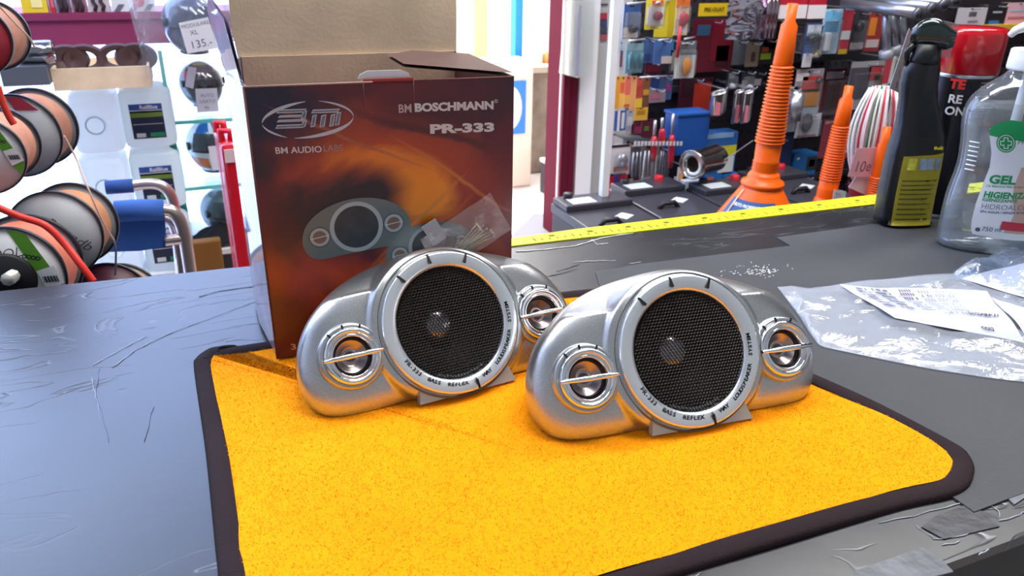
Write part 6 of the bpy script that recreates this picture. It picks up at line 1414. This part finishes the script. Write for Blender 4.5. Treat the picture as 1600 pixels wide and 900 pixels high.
# shelf edge black + steel tubes rack at the right
a, b = ony(1232, 88, W2_), ony(1330, 90, W2_)
q = MB(); q.box(((a.x+b.x)/2, PW-.06, a.z), (b.x-a.x, .12, .022)); tag(q.build('black_ledge', M('17161b', .4)), 'black ledge under the upper packs right of the tall funnel', 'shelf')
a, b = ony(1536, 42, W2_), ony(1700, 30, W2_)
q = MB(); q.box(((a.x+b.x)/2, PW-.06, a.z), (b.x-a.x, .12, .014)); tag(q.build('yellow_ledge', M('c8a028', .5)), 'yellow shelf edge behind the red-capped can', 'shelf')
TG = M('9a9ca6', .3, .7, 'grey_steel_tube')
for i, (p0, p1, r, lab) in enumerate([((1318, 4), (1436, 22), 6.5, 'lowest horizontal steel tube at the upper right'), ((1330, -4), (1458, 14), 6.5, 'second horizontal steel tube at the upper right'), ((1350, -12), (1476, 8), 6, 'third horizontal steel tube at the upper right'), ((1366, -20), (1494, 2), 6, 'highest horizontal steel tube at the upper right'),
      ((1385, 16), (1385, 90), 5, 'leftmost vertical steel tube with rounded end'), ((1393, 18), (1399, 82), 4.5, 'middle vertical steel tube with rounded end'), ((1408, 18), (1412, 84), 5, 'rightmost vertical steel tube, beside the spray head')]):
    Y0, Y1 = (1.58, 1.36) if i < 4 else (1.46, 1.46)
    a, b = ony(*p0, Y0+.02*i*(i < 4)), ony(*p1, Y1); kk = (ony(1450, 50, Y1)-ony(1350, 50, Y1)).length/100
    t = thing('steel_tube', lab, 'tube', a); d = b-a; q = MB(); q.tube([(0, 0, 0), tuple(d)], r*kk, 14); q.build('tube_body', TG, t)
    dn = d.normalized()
    if i < 4: q = MB(); q.tube([tuple(d*.97), tuple(d+dn*.001)], r*kk*1.12, 14); q.build('end_ferrule', M('74767f', .35, .7), t); q = MB(); q.tube([tuple(d+dn*.001), tuple(d+dn*.002)], r*kk*.75, 12); q.build('tube_bore', M('2c2a30', .6), t)
    else: q = MB(); q.tube([tuple(d*.82), tuple(d*.86), tuple(d*.99), tuple(d+dn*.004)], [r*kk, r*kk*1.7, r*kk*1.7, r*kk], 14); q.build('end_cap', M('b4b6c0', .35, .3), t)
a, b = ony(1383, 92, W3), ony(1400, 152, W3)
pack('red, white and green striped card below the vertical tubes', 1380, 88, 1403, 150, W3-.02, 'c04050', [(.6, 0, .85, .9, '6c8c6c'), (.4, 0, .6, .9, 'd8d4d8'), (.05, .68, .8, .9, 'e4e0e4')], None, False)
# striped net of candy sticks
cn = ony(1380, 215, 1.10); t = thing('candy_net', 'bulging net of red, white and green striped sticks behind the spray bottle', 'candy bag', (cn.x, 1.13, LS+.0006))
kk = kd(cn); zT = ony(1400, 138, 1.12).z-LS; zB = ony(1372, 285, 1.12).z-LS
for i in range(110):
    th = random.uniform(-pi, pi); c_ = ('d8304a', 'f2eef0', 'f0e8ea', 'c8283c', '2c8a50')[random.choice((0, 1, 1, 1, 2, 2, 3, 4))]
    r0_ = random.uniform(24, 40)*kk; pts = []
    for j in range(9):
        f = j/8; rr_ = r0_*(.35+.75*sin(pi*min(1, .12+f*.86)))*(1.0); pts.append((rr_*cos(th+.25*f)+.010*(1-f), rr_*.8*sin(th+.25*f), zT*(1-f)+zB*f))
    q = MB(); q.tube(pts, 1.5*kk, 5); q.build('striped_stick', M(c_, .35), t)
q = MB(); q.lathe([(20*kk, 0), (24*kk, .006), (18*kk, zB*.55), (26*kk, zB+.004)], n=20, sy=.6); q.build('net_base', M('8c3040', .5), t)
# price papers in front
tagcard('pink price paper reading 10 euro under the candy net', [(1338, 232), (1372, 230), (1372, 276), (1325, 276)], 1.06, [('10e', .15, .15, .55)], 'e8b4c0')
tagcard('white paper corner below the pink price paper', [(1338, 275), (1368, 275), (1360, 308), (1326, 293)], 1.065, [], 'e6e4ea')
tagcard('small white card reading TO beside the middle funnel', [(1303, 297), (1322, 299), (1320, 324), (1300, 322)], 1.05, [('TTI', .15, .6, .32), ('TO', .15, .15, .4)], 'dfe2e6')
tagcard('grey handwritten card leaning behind the spray bottle head', [(1421, 44), (1450, 92), (1430, 158), (1390, 138)], .62, [('125 OR', .1, .30, .16), ('9,90', .15, .1, .16)], 'aaa9ac', wire=True)
tagcard('white card numbered 5 between the spray bottle and the black can', [(1466, 108), (1490, 108), (1488, 178), (1464, 178)], .60, [('5', .2, .18, .40)], 'dcdbe6', wire=True)
cable('thin grey string running to the tall funnel', [(1132, 250, 1.2), (1150, 238, 1.2), (1176, 220, 1.16)], .0009, '8c8c94')
# fluorescent lamps on the ceiling (they are what the area lights above stand for); the doorway one is added to brighten the door wall
for i, (x, y) in enumerate(((.45, .55), (1.6, 1.0), (-.7, 1.2), (1.35, 2.0))):
    t = thing('ceiling_lamp', ['fluorescent ceiling lamp above the counter', 'fluorescent ceiling lamp above the goods wall', 'fluorescent ceiling lamp above the spools', 'added ceiling lamp nearest the doorway, brightening the door wall'][i], 'lamp', (x, y, 1.8))
    q = MB(); q.box((0, 0, -.02), (1.3, .3, .03)); q.build('lamp_housing', WHITE, t)
    for s_ in (-.08, .08): q = MB(); q.tube([(-.6, s_, -.048), (.6, s_, -.048)], .013, 10); q.build('lamp_tube', M('ffffff', .5, 0, 'lit_tube', emit=6), t)
